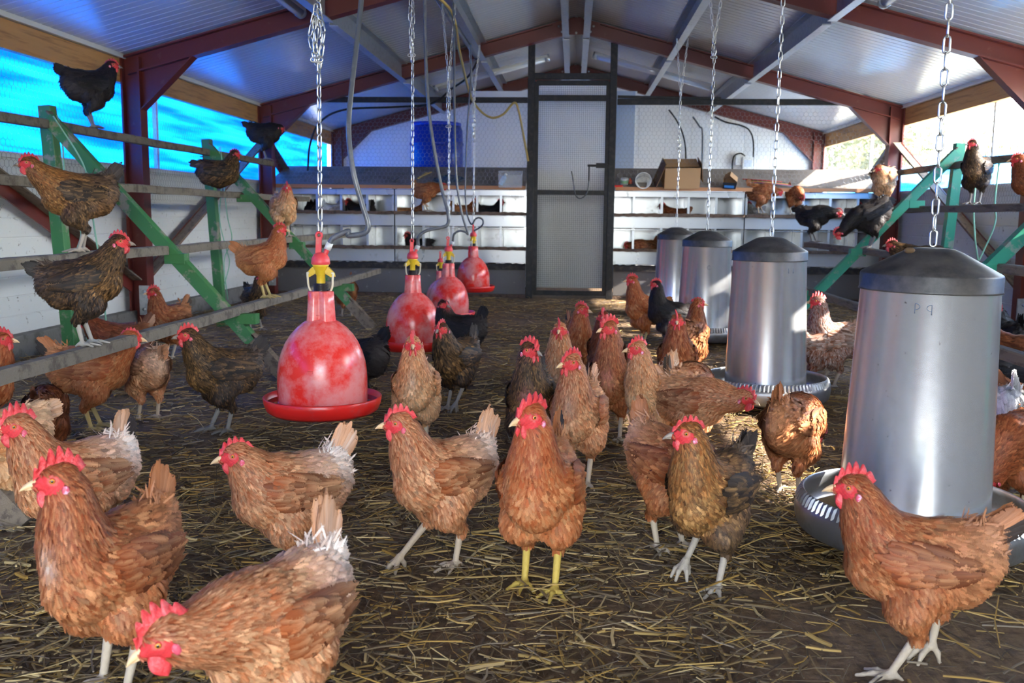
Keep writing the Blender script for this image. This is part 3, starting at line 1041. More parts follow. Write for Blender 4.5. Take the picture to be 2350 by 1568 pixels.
M_feed = metal_tube_mat()
M_pan = mat('pan_galvanised', (168, 172, 178), 0.38, metal=0.85, spots=(130, 118, 100), spot_scale=10, spot_amt=0.6, spot_lo=0.48, spot_hi=0.66, var=0.15, var_scale=14)
M_lid = mat('black_lid', (30, 31, 35), 0.42, spots=(104, 98, 92), spot_scale=6, spot_amt=0.6, spot_lo=0.42, spot_hi=0.62, var=0.2)
M_mash = mat('feed_mash', (176, 148, 104), 0.9, bump=0.8, bump_scale=160)
M_mark = mat('embossed_grey', (110, 116, 130), 0.5, metal=0.4)


def feeder(label, x, y, z, tilt=(0, 0), marks=()):
    t = thing('tube_feeder', label, 'feeder', (x, y, z), 0, 'galvanised tube feeders')
    t.rotation_euler = (tilt[0], tilt[1], 0)
    prof = [(0.09, 0.018), (0.255, 0.0), (0.264, 0.008), (0.270, 0.026), (0.272, 0.050), (0.268, 0.066)]
    mb = MB().lathe(prof + [(0.264, 0.070)], 96)
    n = 400                                                 # crimped rim band
    P, F = [], []
    for i, (r, zz) in enumerate([(0.268, 0.066), (0.264, 0.078), (0.258, 0.090), (0.254, 0.094), (0.250, 0.090), (0.256, 0.074), (0.262, 0.05), (0.258, 0.026), (0.248, 0.016), (0.10, 0.028)]):
        for j in range(n):
            a = 2 * math.pi * j / n
            k = 0.0028 * (1 if (j // 2) % 2 else -1) if 0 <= i <= 2 else 0
            P.append(((r + k) * math.cos(a), (r + k) * math.sin(a), zz))
    for i in range(9):
        for j in range(n):
            F.append((i * n + j, i * n + (j + 1) % n, (i + 1) * n + (j + 1) % n, (i + 1) * n + j))
    mb.add(P, F[:3 * n]).add(P, F[3 * n:], 0, True)
    pan = mb.build('pan', M_pan, t)
    MB().lathe([(0.12, 0.050), (0.19, 0.046), (0.235, 0.030), (0.252, 0.022)], 48).build('feed', M_mash, pan)
    mb = MB().lathe([(0.172, 0.045), (0.172, 0.052), (0.171, 0.056), (0.151, 0.612), (0.153, 0.616)], 96)
    mb.beam((0.0, 0.1725, 0.05), (0.0, 0.1525, 0.60), 0.012, 0.003, up=(0, 1, 0))
    body = mb.build('tube', M_feed, t)
    MB().lathe([(0.1555, 0.586), (0.1575, 0.586), (0.1555, 0.590), (0.1555, 0.622), (0.153, 0.627), (0.108, 0.652), (0.064, 0.676), (0.046, 0.683), (0.020, 0.685), (0.001, 0.685)], 80).build('lid', M_lid, t)
    for px_ang, zz, kind in marks:
        mb = MB()
        def cyl(u, v):
            a = px_ang + u / 0.155
            return Vector(((0.171 - (zz + v - 0.056) * 0.036 + 0.0006) * math.cos(a), (0.171 - (zz + v - 0.056) * 0.036 + 0.0006) * math.sin(a), zz + v))
        if kind in ('P', 'q'):
            sg = 1 if kind == 'P' else -1
            st = [cyl(-sg * 0.005, -0.012 + 0.022 * i / 6) for i in range(7)]
            bo = [cyl(-sg * 0.005 + sg * 0.010 * math.sin(math.pi * i / 10), 0.003 + 0.007 * math.cos(math.pi * i / 10)) for i in range(11)]
            mb.tube(st, 0.0009, 5).tube(bo, 0.0007, 5)
        elif kind == 'C':
            mb.tube([cyl(0.010 * math.cos(a), 0.012 * math.sin(a)) for a in [0.7 + 4.9 * i / 14 for i in range(15)]], 0.0012, 5)
        else:
            mb.tube([cyl(0, -0.010), cyl(0, 0.010)], 0.0012, 5)
        mb.build('embossed_mark', M_mark, body)
    return t


FE = [(0.826, 2.29, 0.050, 'galvanised tube feeder with black lid, nearest, brown hen striding before its pan'),
      (0.838, 4.13, 0.035, 'galvanised tube feeder second in the row, brown hen pecking at the rim of its pan'),
      (0.850, 6.17, 0.030, 'galvanised tube feeder third in the row with a sun patch near its foot'),
      (0.85, 8.00, 0.030, 'galvanised tube feeder last in the row, half hidden behind the third')]
for k, (x, y, z, lb) in enumerate(FE):
    mk = [((-2.06, 0.555, 'P'), (-1.90, 0.553, 'q')), ((-1.25, 0.55, 'I'), (-1.10, 0.55, 'I')), ((-1.60, 0.46, 'C'),), ()][k]
    feeder(lb, x, y, z, (0.0, (0.012, -0.006, 0.004, 0)[k]), mk)
fc = ['heavy zinc chain holding the nearest feeder', 'zinc chain with bunched spare links above the second feeder', 'zinc chain with a knotted tail above the third feeder', 'zinc chain forking at the purlin above the last feeder']
fk = [None, (1.73, 2.07), (1.78, 1.86), (1.35, 1.47)]
for k, (x, y, z, lb) in enumerate(FE):
    kk = fk[k]
    chain(fc[k], x + (0.008 if k == 0 else 0), y, z + 0.688, roof_z(x) - 0.185, kk[0] if kk else None, kk[1] if kk else None, 2 if k != 1 else 3)
tag(MB().ball((0.765, 2.24, 0.7295), 0.010, 0, 6, (1.3, 1, 0.7)).build('dropping', mat('brown_dropping', (96, 74, 50), 0.9)), 'brown dropping lying on the lid of the nearest feeder', 'dropping')

# ---------------------------------------------------------------- nest boxes
YN = 9.40


def nest_unit(label, xs):
    x0, x1 = xs[0], xs[-1]
    t = thing('nest_box_unit', label, 'nest boxes', ((x0 + x1) / 2, YN, 0), 0, 'nest box units')
    cx = (x0 + x1) / 2
    w = x1 - x0 - 0.004
    mb = MB()
    mb.box((0, 0.385, 0.69), (w, 0.004, 0.71)).box((0, 0.20, 1.04), (w, 0.40, 0.004))
    for sx in (-1, 1):
        mb.box((sx * (w / 2 - 0.002), 0.19, 0.69), (0.003, 0.39, 0.71))
        mb.box((sx * (w / 2 - 0.010), -0.002, 0.69), (0.020, 0.005, 0.71))
    mb.box((0, 0.19, 0.672), (w, 0.38, 0.006)).box((0, 0.19, 0.335), (w, 0.38, 0.006))
    mb.build('carcass', M_nestback, t)
    MB().box((0, -0.004, 1.013), (w, 0.012, 0.055)).build('top_rail', M_nest, t, bevel=0.002)
    for x in xs[1:-1]:
        mb = MB()
        for za, zb in ((0.672, 0.988), (0.335, 0.664)):
            mb.box((x - cx, 0.19, (za + zb) / 2), (0.003, 0.37, zb - za)).box((x - cx, 0.0, (za + zb) / 2), (0.022, 0.008, zb - za))
        mb.build('divider', M_nest, t)
    for za, zb in ((0.688, 0.800), (0.338, 0.462)):
        MB().box((0, -0.008, (za + zb) / 2), (w, 0.008, zb - za)).build('front_lip', M_nest, t, bevel=0.002)
    for z in (0.815, 0.478):
        mb = MB()
        n = 30
        rg = random.Random(int(z * 1000 + x0 * 10))
        P, F = [], []
        for i in range(n + 1):
            xx = -w / 2 + w * i / n
            h1, h0 = 0.012 + rg.uniform(-0.003, 0.006), 0.016 + rg.uniform(-0.003, 0.004)
            P += [(xx, -0.085, z - h0), (xx, -0.085, z + h1), (xx, -0.012, z + h1), (xx, -0.012, z - h0)]
        for i in range(n):
            for j in range(4):
                F.append((i * 4 + j, i * 4 + 4 + j, i * 4 + 4 + (j + 1) % 4, i * 4 + (j + 1) % 4))
        F += [(0, 1, 2, 3), (n * 4 + 3, n * 4 + 2, n * 4 + 1, n * 4)]
        mb.add(P, F)
        mb.build('perch_ledge', M_ledge, t)
    return t


K = 0.004245
def nx_(px):
    return (px - 1312) * K


nest_unit('bank of galvanised nest boxes at the end by the blue windbreak wall', [nx_(p) for p in (639, 659, 719, 776, 837, 900)])
nest_unit('bank of galvanised nest boxes between the drinkers and the wire gate', [nx_(p) for p in (901.5, 968, 1037, 1092, 1147, 1206)])
nest_unit('bank of galvanised nest boxes just right of the wire gate behind the feeders', [nx_(p) for p in (1396, 1450, 1513, 1573, 1635, 1698)])
nest_unit('bank of galvanised nest boxes in the corner by the sunny open wall', [nx_(p) for p in (1699.5, 1764, 1828, 1888, 1949, 2015)])

# sloping dusty boards over the nest boxes
SL = 0.20 / 0.60


def on_slope(px, py, lift=0.0):
    d = ray(px, py)
    # z - lift = 1.083 + SL * (y - 9.33)
    t = (1.083 + lift + SL * (-9.33) - CAM[2]) / (d[2] - SL * d[1])
    return Vector(CAM + d * t)


RS = Matrix.Rotation(math.atan(SL), 3, 'X')
for x0, x1, lb in ((-2.98, -0.46, 'dusty sloping board roofing the nest boxes on the drinker side'), (0.40, 2.98, 'dusty sloping board roofing the nest boxes on the feeder side')):
    a, b = (x0 + x1) / 2, x1 - x0
    mb = MB().add([(x0, 9.31, 1.047), (x1, 9.31, 1.047), (x1, 9.93, 1.254), (x0, 9.93, 1.254), (x0, 9.31, 1.076), (x1, 9.31, 1.076), (x1, 9.93, 1.283), (x0, 9.93, 1.283)],
                  [(0, 3, 2, 1), (4, 5, 6, 7), (1, 2, 6, 5), (2, 3, 7, 6), (3, 0, 4, 7)]).add([(x0, 9.309, 1.044), (x1, 9.309, 1.044), (x1, 9.309, 1.079), (x0, 9.309, 1.079)], [(0, 1, 2, 3)], 1)
    tag(mb.build('nest_roof_board', [M_board, M_edge]), lb, 'board')
for x0, x1, lb in ((-2.98, -0.455, 'dark scuffed kickboard below the nest boxes behind the drinkers'), (0.40, 2.98, 'dark scuffed kickboard below the nest boxes behind the feeders')):
    t = thing('kickboard', lb, 'board', ((x0 + x1) / 2, 9.40, 0))
    MB().box((0, 0, 0.155), (x1 - x0, 0.02, 0.25)).build('panel', M_kick, t, bevel=0.003)
    mb = MB()
    rg = random.Random(8)
    n = 80
    P, F = [], []
    for i in range(n + 1):
        xx = -(x1 - x0) / 2 + (x1 - x0) * i / n
        h = 0.325 + rg.uniform(0, 0.012)
        P += [(xx, -0.035, 0.268), (xx, -0.04, h - 0.012), (xx, 0.0, h), (xx, 0.005, 0.268)]
    for i in range(n):
        for j in range(4):
            F.append((i * 4 + j, i * 4 + 4 + j, i * 4 + 4 + (j + 1) % 4, i * 4 + (j + 1) % 4))
    F += [(0, 1, 2, 3), (n * 4 + 3, n * 4 + 2, n * 4 + 1, n * 4)]
    mb.add(P, F)
    mb.build('rubber_skirt', mat('black_rubber', (38, 36, 38), 0.7, spots=(88, 78, 70), spot_scale=20, spot_amt=0.6), t)
    MB().box((0, 0.01, 0.012), (x1 - x0, 0.06, 0.03)).build('sill_plank', M_ledge, t)

# ---------------------------------------------------------------- things lying on the boards
M_card = mat('cardboard', (168, 132, 96), 0.8, var=0.1)
M_cardin = mat('cardboard_inside', (120, 90, 62), 0.85)
M_white = mat('white_plastic', (222, 222, 220), 0.4)
M_clear = bpy.data.materials.new('clear_plastic')
M_clear.use_nodes = True
_b = M_clear.node_tree.nodes['Principled BSDF']
_b.inputs['Base Color'].default_value = (0.85, 0.88, 0.92, 1)
_b.inputs['Roughness'].default_value = 0.12
_b.inputs['Alpha'].default_value = 0.2
RX = lambda a: Matrix.Rotation(a, 3, 'X')
RZ = lambda a: Matrix.Rotation(a, 3, 'Z')


def placed(o, p, rot):
    o.matrix_world = Matrix.Translation(p) @ rot.to_4x4()
    return o


# cardboard box, open, flaps up
p = on_slope(1560, 425)
t = placed(thing('cardboard_box', 'open cardboard box with raised flaps on the sloping board right of the gate', 'box'), p, RS @ RZ(0.06))
w, d, h = 0.33, 0.24, 0.20
mb = MB()
for c, s in (((0, -d / 2, h / 2), (w, 0.005, h)), ((0, d / 2, h / 2), (w, 0.005, h)), ((-w / 2, 0, h / 2), (0.005, d, h)), ((w / 2, 0, h / 2), (0.005, d, h)), ((0, 0, 0.003), (w, d, 0.005))):
    mb.box(c, s)
mb.build('carton', M_card, t)
MB().box((-w / 2 - 0.035, 0, h * 0.62), (0.005, d, h * 1.2), rot=Matrix.Rotation(0.35, 3, 'Y')).build('flap', M_cardin, t)
MB().box((w / 2 + 0.02, 0.0, h * 0.75), (0.005, d, h * 0.9), rot=Matrix.Rotation(-0.12, 3, 'Y')).build('flap', M_cardin, t)
MB().box((0, 0.05, h + 0.004), (w, d * 0.72, 0.005), rot=RX(0.15)).build('flap', M_card, t)
# small open carton with dark front
p = on_slope(1674, 428)
t = placed(thing('small_carton', 'small peaked carton with a black and blue front beside the cardboard box', 'box'), p, RS @ RZ(-0.2))
mb = MB().add([(-0.06, -0.08, 0), (0.06, -0.08, 0), (0.07, -0.08, 0.07), (0.0, -0.08, 0.125), (-0.06, -0.08, 0.09), (-0.06, 0.08, 0), (0.06, 0.08, 0), (0.07, 0.08, 0.07), (0.0, 0.08, 0.125), (-0.06, 0.08, 0.09)],
              [(9, 8, 7, 6, 5), (0, 5, 6, 1), (1, 6, 7, 2), (2, 7, 8, 3), (3, 8, 9, 4), (4, 9, 5, 0)])
mb.build('carton', M_card, t)
MB().add([(-0.06, -0.081, 0), (0.06, -0.081, 0), (0.07, -0.081, 0.06), (-0.06, -0.081, 0.06)], [(0, 1, 2, 3)]).box((0, -0.084, 0.022), (0.09, 0.006, 0.022), 1).build('printed_front', [mat('dark_print', (24, 28, 40), 0.5), mat('blue_print', (50, 120, 190), 0.5)], t)
# white bucket on its side
p = on_slope(1476, 431)
t = placed(thing('white_bucket', 'white plastic tub lying on its side with its mouth facing out', 'tub'), p + Vector((0, 0.05, 0.074)), RX(math.radians(97)))
MB().lathe([(0.060, -0.12), (0.074, 0.05), (0.078, 0.052), (0.078, 0.058), (0.071, 0.056), (0.057, -0.115), (0.0, -0.115)], 36).lathe([(0.0, -0.12), (0.060, -0.12)], 36).build('tub_wall', M_white, t)
mb = MB().tube(curve_pts([(-0.074, 0, 0.04), (-0.05, 0.03, 0.06), (0, 0.045, 0.062), (0.05, 0.03, 0.06), (0.074, 0, 0.04)], 5), 0.002, 6)
mb.build('bail_handle', M_wire, t)
# red handled knife, small pot, orange cap
p = on_slope(1415, 429)
t = placed(thing('utility_knife', 'red handled utility knife lying on the board beside the gate post', 'knife'), p + Vector((0, 0, 0.008)), RS @ RZ(0.05))
MB().box((0.01, 0, 0), (0.10, 0.022, 0.018)).build('handle', mat('red_handle', (206, 44, 40), 0.4), t, bevel=0.005)
MB().box((-0.06, 0, 0.0), (0.045, 0.014, 0.004)).build('blade', M_galv, t)
p = on_slope(1433, 423)
t = placed(thing('plastic_pot', 'small white pot with a green label beside the red knife', 'pot'), p, RS)
MB().lathe([(0.0, 0.0), (0.036, 0.0), (0.038, 0.055), (0.034, 0.06), (0.0, 0.06)], 24).build('pot', M_white, t)
MB().lathe([(0.0385, 0.015), (0.0392, 0.045)], 24).build('paper_label', mat('green_label', (150, 196, 150), 0.6), t)
p = on_slope(1446, 421)
tag(placed(MB().lathe([(0.0, 0.0), (0.022, 0.0), (0.020, 0.03), (0.008, 0.036), (0.007, 0.05), (0.0, 0.05)], 20).build('bottle_cap', mat('orange_plastic', (226, 84, 40), 0.4)), p, RS), 'orange bottle cap standing beside the small white pot', 'cap')
# bundle of thin rods
cols = [('red', (190, 50, 46)), ('black', (30, 32, 40)), ('yellow', (200, 170, 70)), ('pink', (220, 90, 110)), ('grey', (110, 116, 130))]
for k, (nm, c) in enumerate(cols):
    p0, p1 = on_slope(1704 + 8 * k, 411 + 2.2 * k, 0.006 + 0.003 * k), on_slope(1795 + 7 * k, 418 + 2.6 * k, 0.006 + 0.003 * k)
    tag(MB().tube([p0, p0 * 0.5 + p1 * 0.5 + Vector((0, 0, 0.002)), p1], 0.0055, 6).build('marker_rod', mat('rod_' + nm, c, 0.5)), f'thin {nm} rod in the bundle on the board above the ledge hens', 'rod', 'bundle of thin rods')
# coil of hose, clear tub, crumpled bottle, strips on the drinker side
mb = MB()
p = on_slope(1030, 414)
pts = []
for i in range(150):
    a = i * 0.29
    r = 0.15 - 0.0007 * i + 0.008 * math.sin(i * 0.7)
    pts.append((r * math.cos(a), 0.8 * r * math.sin(a), 0.008 + 0.00022 * i))
tag(placed(mb.tube(pts, 0.006, 6).build('hose_coil', mat('dark_blue_hose', (40, 62, 84), 0.4)), p, RS), 'coil of thin dark blue hose lying on the sloping board', 'hose')
p = on_slope(1172, 426)
t = placed(thing('clear_tub', 'clear plastic tub standing on the board beside the gate post', 'tub'), p, RS)
mb = MB()
for c, s in (((0, -0.07, 0.06), (0.22, 0.003, 0.12)), ((0, 0.07, 0.06), (0.22, 0.003, 0.12)), ((-0.11, 0, 0.06), (0.003, 0.14, 0.12)), ((0.11, 0, 0.06), (0.003, 0.14, 0.12)), ((0, 0, 0.002), (0.22, 0.14, 0.003))):
    mb.box(c, s)
mb.build('tub_walls', M_clear, t)
MB().box((0, -0.073, 0.12), (0.236, 0.006, 0.008)).box((0, 0.073, 0.12), (0.236, 0.006, 0.008)).box((-0.113, 0, 0.12), (0.006, 0.14, 0.008)).box((0.113, 0, 0.12), (0.006, 0.14, 0.008)).build('rim', M_clear, t)
p = on_slope(1149, 428)
t = placed(thing('crumpled_bottle', 'crumpled pale blue plastic bottle leaning on the clear tub', 'bottle'), p + Vector((0, -0.02, 0.02)), RS @ Matrix.Rotation(0.5, 3, 'Y'))
MB().lathe([(0.0, 0.0), (0.026, 0.002), (0.022, 0.02), (0.028, 0.04), (0.020, 0.06), (0.025, 0.075), (0.010, 0.10), (0.010, 0.11)], 9, smooth=False).build('bottle_body', mat('pale_blue_plastic', (150, 184, 222), 0.2), t)
MB().lathe([(0.012, 0.108), (0.012, 0.12), (0.0, 0.121)], 10).build('cap', M_white, t)
p = on_slope(1072, 405)
p = on_slope(970, 404)
tag(placed(MB().box((0, 0, 0.006), (0.02, 0.22, 0.008), rot=RZ(-0.25)).box((0.03, 0.01, 0.014), (0.018, 0.20, 0.006), rot=RZ(-0.45)).build('folding_rule', mat('yellow_rule', (206, 176, 90), 0.5)), p, RS), 'yellow folding rule on the board behind the hose coil', 'ruler')
p = on_slope(905, 415)
tag(placed(MB().tube([(0.0, -0.05, 0.004), (0.03, 0.10, 0.004)], 0.004, 6).tube([(-0.02, -0.05, 0.004), (0.04, -0.045, 0.004)], 0.005, 6).build('wire_hook', M_darkwire), p, RS), 'thin dark wire hook lying on the sloping board', 'hook')

# ---------------------------------------------------------------- behind the partition
t = thing('blue_barrel', 'tall blue plastic barrel standing behind the nest boxes', 'barrel', (-1.52, 10.75, 0))
MB().lathe([(0.0, 0.9), (0.27, 0.9), (0.29, 0.95), (0.29, 1.2), (0.298, 1.21), (0.298, 1.23), (0.29, 1.24), (0.29, 1.55), (0.298, 1.56), (0.298, 1.58), (0.29, 1.59), (0.285, 1.72), (0.26, 1.78), (0.0, 1.79)], 40).build('drum', mat('blue_plastic', (10, 52, 165), 0.35), t)
MB().lathe([(0.262, 1.76), (0.27, 1.77), (0.27, 1.80), (0.0, 1.805)], 40).build('lid', mat('blue_lid', (20, 60, 200), 0.4), t)
MB().box((0, 0, 0.45), (0.62, 0.62, 0.9)).build('stand', M_wood, t)
t = thing('electric_box', 'white electrical junction box on the end wall above the boards', 'electrical box', (on_y(1705, 378, 12.02)))
MB().box((-0.05, -0.02, 0.05), (0.10, 0.05, 0.12)).box((0.045, -0.035, -0.01), (0.13, 0.08, 0.20)).build('housing', M_white, t, bevel=0.006)
MB().box((0.045, -0.077, 0.01), (0.09, 0.004, 0.08)).build('cover', mat('pale_grey_cover', (196, 206, 220), 0.3), t)
MB().tube([(0.02, -0.03, -0.11), (0.02, -0.01, -0.2)], 0.009, 8).build('cable_gland', M_black, t)
hose('black cable loop entering the junction box', [on_y(1700, 420, 12.0), on_y(1682, 400, 12.0), on_y(1683, 362, 12.0), on_y(1698, 352, 12.0), on_y(1710, 358, 12.0)], 0.009, M_black, cat='cable')
hose('black cable bending over the end wall beside the junction box', [on_y(1640, 268, 12.0), on_y(1665, 280, 12.0), on_y(1700, 288, 12.0), on_y(1720, 300, 12.0), on_y(1729, 330, 12.0), on_y(1727, 402, 12.0)], 0.010, M_black, cat='cable')
hose('black cable curving down the end wall behind the last feeder chain', [on_y(1535, 252, 12.0), on_y(1552, 275, 12.0), on_y(1566, 305, 12.0), on_y(1573, 340, 12.0), on_y(1574, 385, 12.0)], 0.010, M_black, cat='cable')
hose('grey conduit on the end wall behind the third feeder chain', [on_y(1590, 268, 12.0), on_y(1605, 290, 12.0), on_y(1612, 305, 12.0), on_y(1611, 400, 12.0)], 0.011, M_hose, cat='cable')

# ---------------------------------------------------------------- tube lights (switched off)
M_glass = mat('light_diffuser', (214, 218, 222), 0.12, spec=0.8)
def roof_light(label, a, b):
    t = thing('tube_light', label, 'light', (0, 0, 0), 0, 'switched off tube lights')
    a, b = Vector(a), Vector(b)
    MB().beam(a + Vector((0, 0, 0.02)), b + Vector((0, 0, 0.02)), 0.08, 0.03).build('batten', M_trim, t, bevel=0.004)
    MB().tube([a, b], 0.034, 16).build('diffuser', M_glass, t)
    d = (b - a).normalized()
    for p, s in ((a, 1), (b, -1)):
        MB().tube([p - d * s * 0.02, p + d * s * 0.03], 0.037, 16).build('end_cap', M_galv, t)


def under(x, y, g=0.09):
    return Vector((x, y, roof_z(x) - g))


roof_light('switched off tube light across the roof behind the partition, drinker side', under(-1.50, 10.5), under(-0.30, 10.5))
roof_light('switched off tube light across the roof behind the partition, feeder side', under(0.20, 10.5), under(1.45, 10.5))
roof_light('end of a clear tube light under the roof above the nearest drinker', under(-1.76, 4.9), under(-1.76, 6.24))
roof_light('end of a clear tube light under the roof above the nearest feeder', under(1.80, 4.6), under(1.80, 5.95))

# ---------------------------------------------------------------- outside
M_yard = mat('dry_grass_ground', (206, 198, 164), 0.9, var=0.2)
mb = MB()
P, F = [], []
XS = [3.3, 5, 7, 10, 14, 19, 26, 40]
ZS = [-0.06, -0.05, 0.05, 0.5, 1.4, 2.6, 3.8, 5.0]
YS = [-20 + 5 * i for i in range(15)]
for y in YS:
    for x, z in zip(XS, ZS):
        P.append((x, y, z + 0.12 * math.sin(x * 1.3 + y) * (x > 6)))
for j in range(len(YS) - 1):
    for i in range(len(XS) - 1):
        a = j * len(XS) + i
        F.append((a, a + 1, a + len(XS) + 1, a + len(XS)))
mb.add(P, F, 0, True)
struct(mb.build('hillside_ground', M_yard), 'sunny grass bank rising outside the open wall')
mb = MB().add([(-60, -30, -0.07), (3.3, -30, -0.07), (3.3, 60, -0.07), (-60, 60, -0.07)], [(0, 1, 2, 3)])
struct(mb.build('yard_ground', mat('pale_yard_ground', (204, 202, 196), 0.9, var=0.1)), 'pale yard outside the shed')
M_leaf = attr_mat('leaf', 0.6, transl=0.3)
M_bark = mat('bark', (96, 80, 64), 0.9, bump=0.4)


def shrub(label, x, y, z, h, w, seed, c0=(104, 116, 60), c1=(176, 168, 104), n=900):
    t = thing('shrub', label, 'shrub', (x, y, z), 0, 'shrubs on the bank')
    rg = np.random.default_rng(seed)
    mb = MB()
    r2 = random.Random(seed)
    for k in range(6):
        a = r2.uniform(0, 6.28)
        mb.tube(curve_pts([(0, 0, -0.1), (0.12 * w * math.cos(a), 0.12 * w * math.sin(a), h * 0.35), (0.32 * w * math.cos(a), 0.32 * w * math.sin(a), h * 0.8)], 4), [0.05 * (1 - i / 10) for i in range(9)], 6)
    mb.build('stem', M_bark, t)
    cc = rg.normal(size=(16, 3)) * np.array([w * 0.22, w * 0.22, h * 0.17]) + np.array([0, 0, h * 0.60])
    p = cc[rg.integers(0, 16, n)] + rg.normal(size=(n, 3)) * np.array([w * 0.11, w * 0.11, h * 0.10])
    u = rg.normal(size=(n, 3))
    u /= np.linalg.norm(u, axis=1, keepdims=True)
    v = np.cross(u, rg.normal(size=(n, 3)))
    v /= np.linalg.norm(v, axis=1, keepdims=True)
    s = rg.uniform(0.05, 0.12, (n, 1))
    V = np.stack([p - u * s, p + v * s * 0.45, p + u * s, p - v * s * 0.45], 1).reshape(-1, 3)
    F = np.arange(4 * n).reshape(-1, 4)
    f = np.repeat(rg.random((n, 1)), 4, 0)
    tint = np.array(lin(c0)) * (1 - f) + np.array(lin(c1)) * f
    np_mesh('foliage', V, F, M_leaf, tint=tint, parent=t)['kind'] = 'stuff'


shrub('dark green shrub seen through the corner of the open window band', 6.1, 22.0, 0.2, 3.3, 2.6, 1, (44, 56, 32), (84, 92, 54))
shrub('grey green shrub beyond the frayed netting by the end post', 5.4, 18.2, 0.1, 2.5, 2.0, 2, (56, 64, 40), (104, 104, 70))
shrub('pale sunlit shrub above the netting, just beyond the wind brace', 8.0, 24.0, 0.4, 3.0, 2.6, 3, (96, 98, 60), (150, 142, 92))
shrub('yellowish sunlit shrub beyond the netting near the big chain', 7.7, 18.4, 0.35, 2.3, 2.2, 4, (140, 132, 80), (200, 184, 124))
shrub('bleached sunlit shrub beyond the netting above the black perched hen', 7.1, 15.0, 0.2, 2.0, 2.0, 5, (150, 140, 90), (214, 200, 150))


def tree(label, x, y, z, h, cr, seed, n=800):  # out of view, added to block part of the sun through the window
    t = thing('tree', label, 'tree', (x, y, z), 0, 'tall trees added to break up the sun')
    rg = np.random.default_rng(seed)
    r2 = random.Random(seed)
    MB().tube(curve_pts([(0, 0, -0.3), (0.1, 0.05, h * 0.3), (0.0, 0.1, h * 0.62), (0.1, 0.0, h * 0.9)], 5), [0.17 * (1 - i / 17) for i in range(16)], 8).build('trunk', M_bark, t)
    for k in range(7):
        a, z0 = k * 0.9 + r2.random(), h * r2.uniform(0.4, 0.75)
        MB().tube(curve_pts([(0, 0.05, z0), (0.4 * cr * math.cos(a), 0.4 * cr * math.sin(a), z0 + 0.5), (0.85 * cr * math.cos(a), 0.85 * cr * math.sin(a), z0 + 1.2)], 4), [0.06 * (1 - i / 10) for i in range(9)], 6).build('branch', M_bark, t)
    cc = rg.normal(size=(26, 3)) * np.array([cr * 0.42, cr * 0.42, h * 0.16]) + np.array([0, 0, h * 0.68])
    p = cc[rg.integers(0, 26, n)] + rg.normal(size=(n, 3)) * cr * 0.17
    u = rg.normal(size=(n, 3))
    u /= np.linalg.norm(u, axis=1, keepdims=True)
    v = np.cross(u, rg.normal(size=(n, 3)))
    v /= np.linalg.norm(v, axis=1, keepdims=True)
    s = rg.uniform(0.12, 0.24, (n, 1))
    V = np.stack([p - u * s, p + v * s * 0.5, p + u * s, p - v * s * 0.5], 1).reshape(-1, 3)
    f = np.repeat(rg.random((n, 1)), 4, 0)
    np_mesh('crown', V, np.arange(4 * n).reshape(-1, 4), M_leaf, tint=np.array(lin((84, 96, 52))) * (1 - f) + np.array(lin((140, 138, 84))) * f, parent=t)['kind'] = 'stuff'


tree('tall tree added out of view to dapple the sun, beyond the bleached shrub', 13.0, -2.0, 0.9, 9.5, 2.4, 21)
tree('tall tree added out of view to dapple the sun, beyond the yellowish shrub', 13.5, 5.2, 1.0, 10.0, 2.4, 22)
tree('tall tree added out of view to dapple the sun, beyond the grey green shrub', 16.5, 11.5, 1.9, 9.0, 2.2, 23)

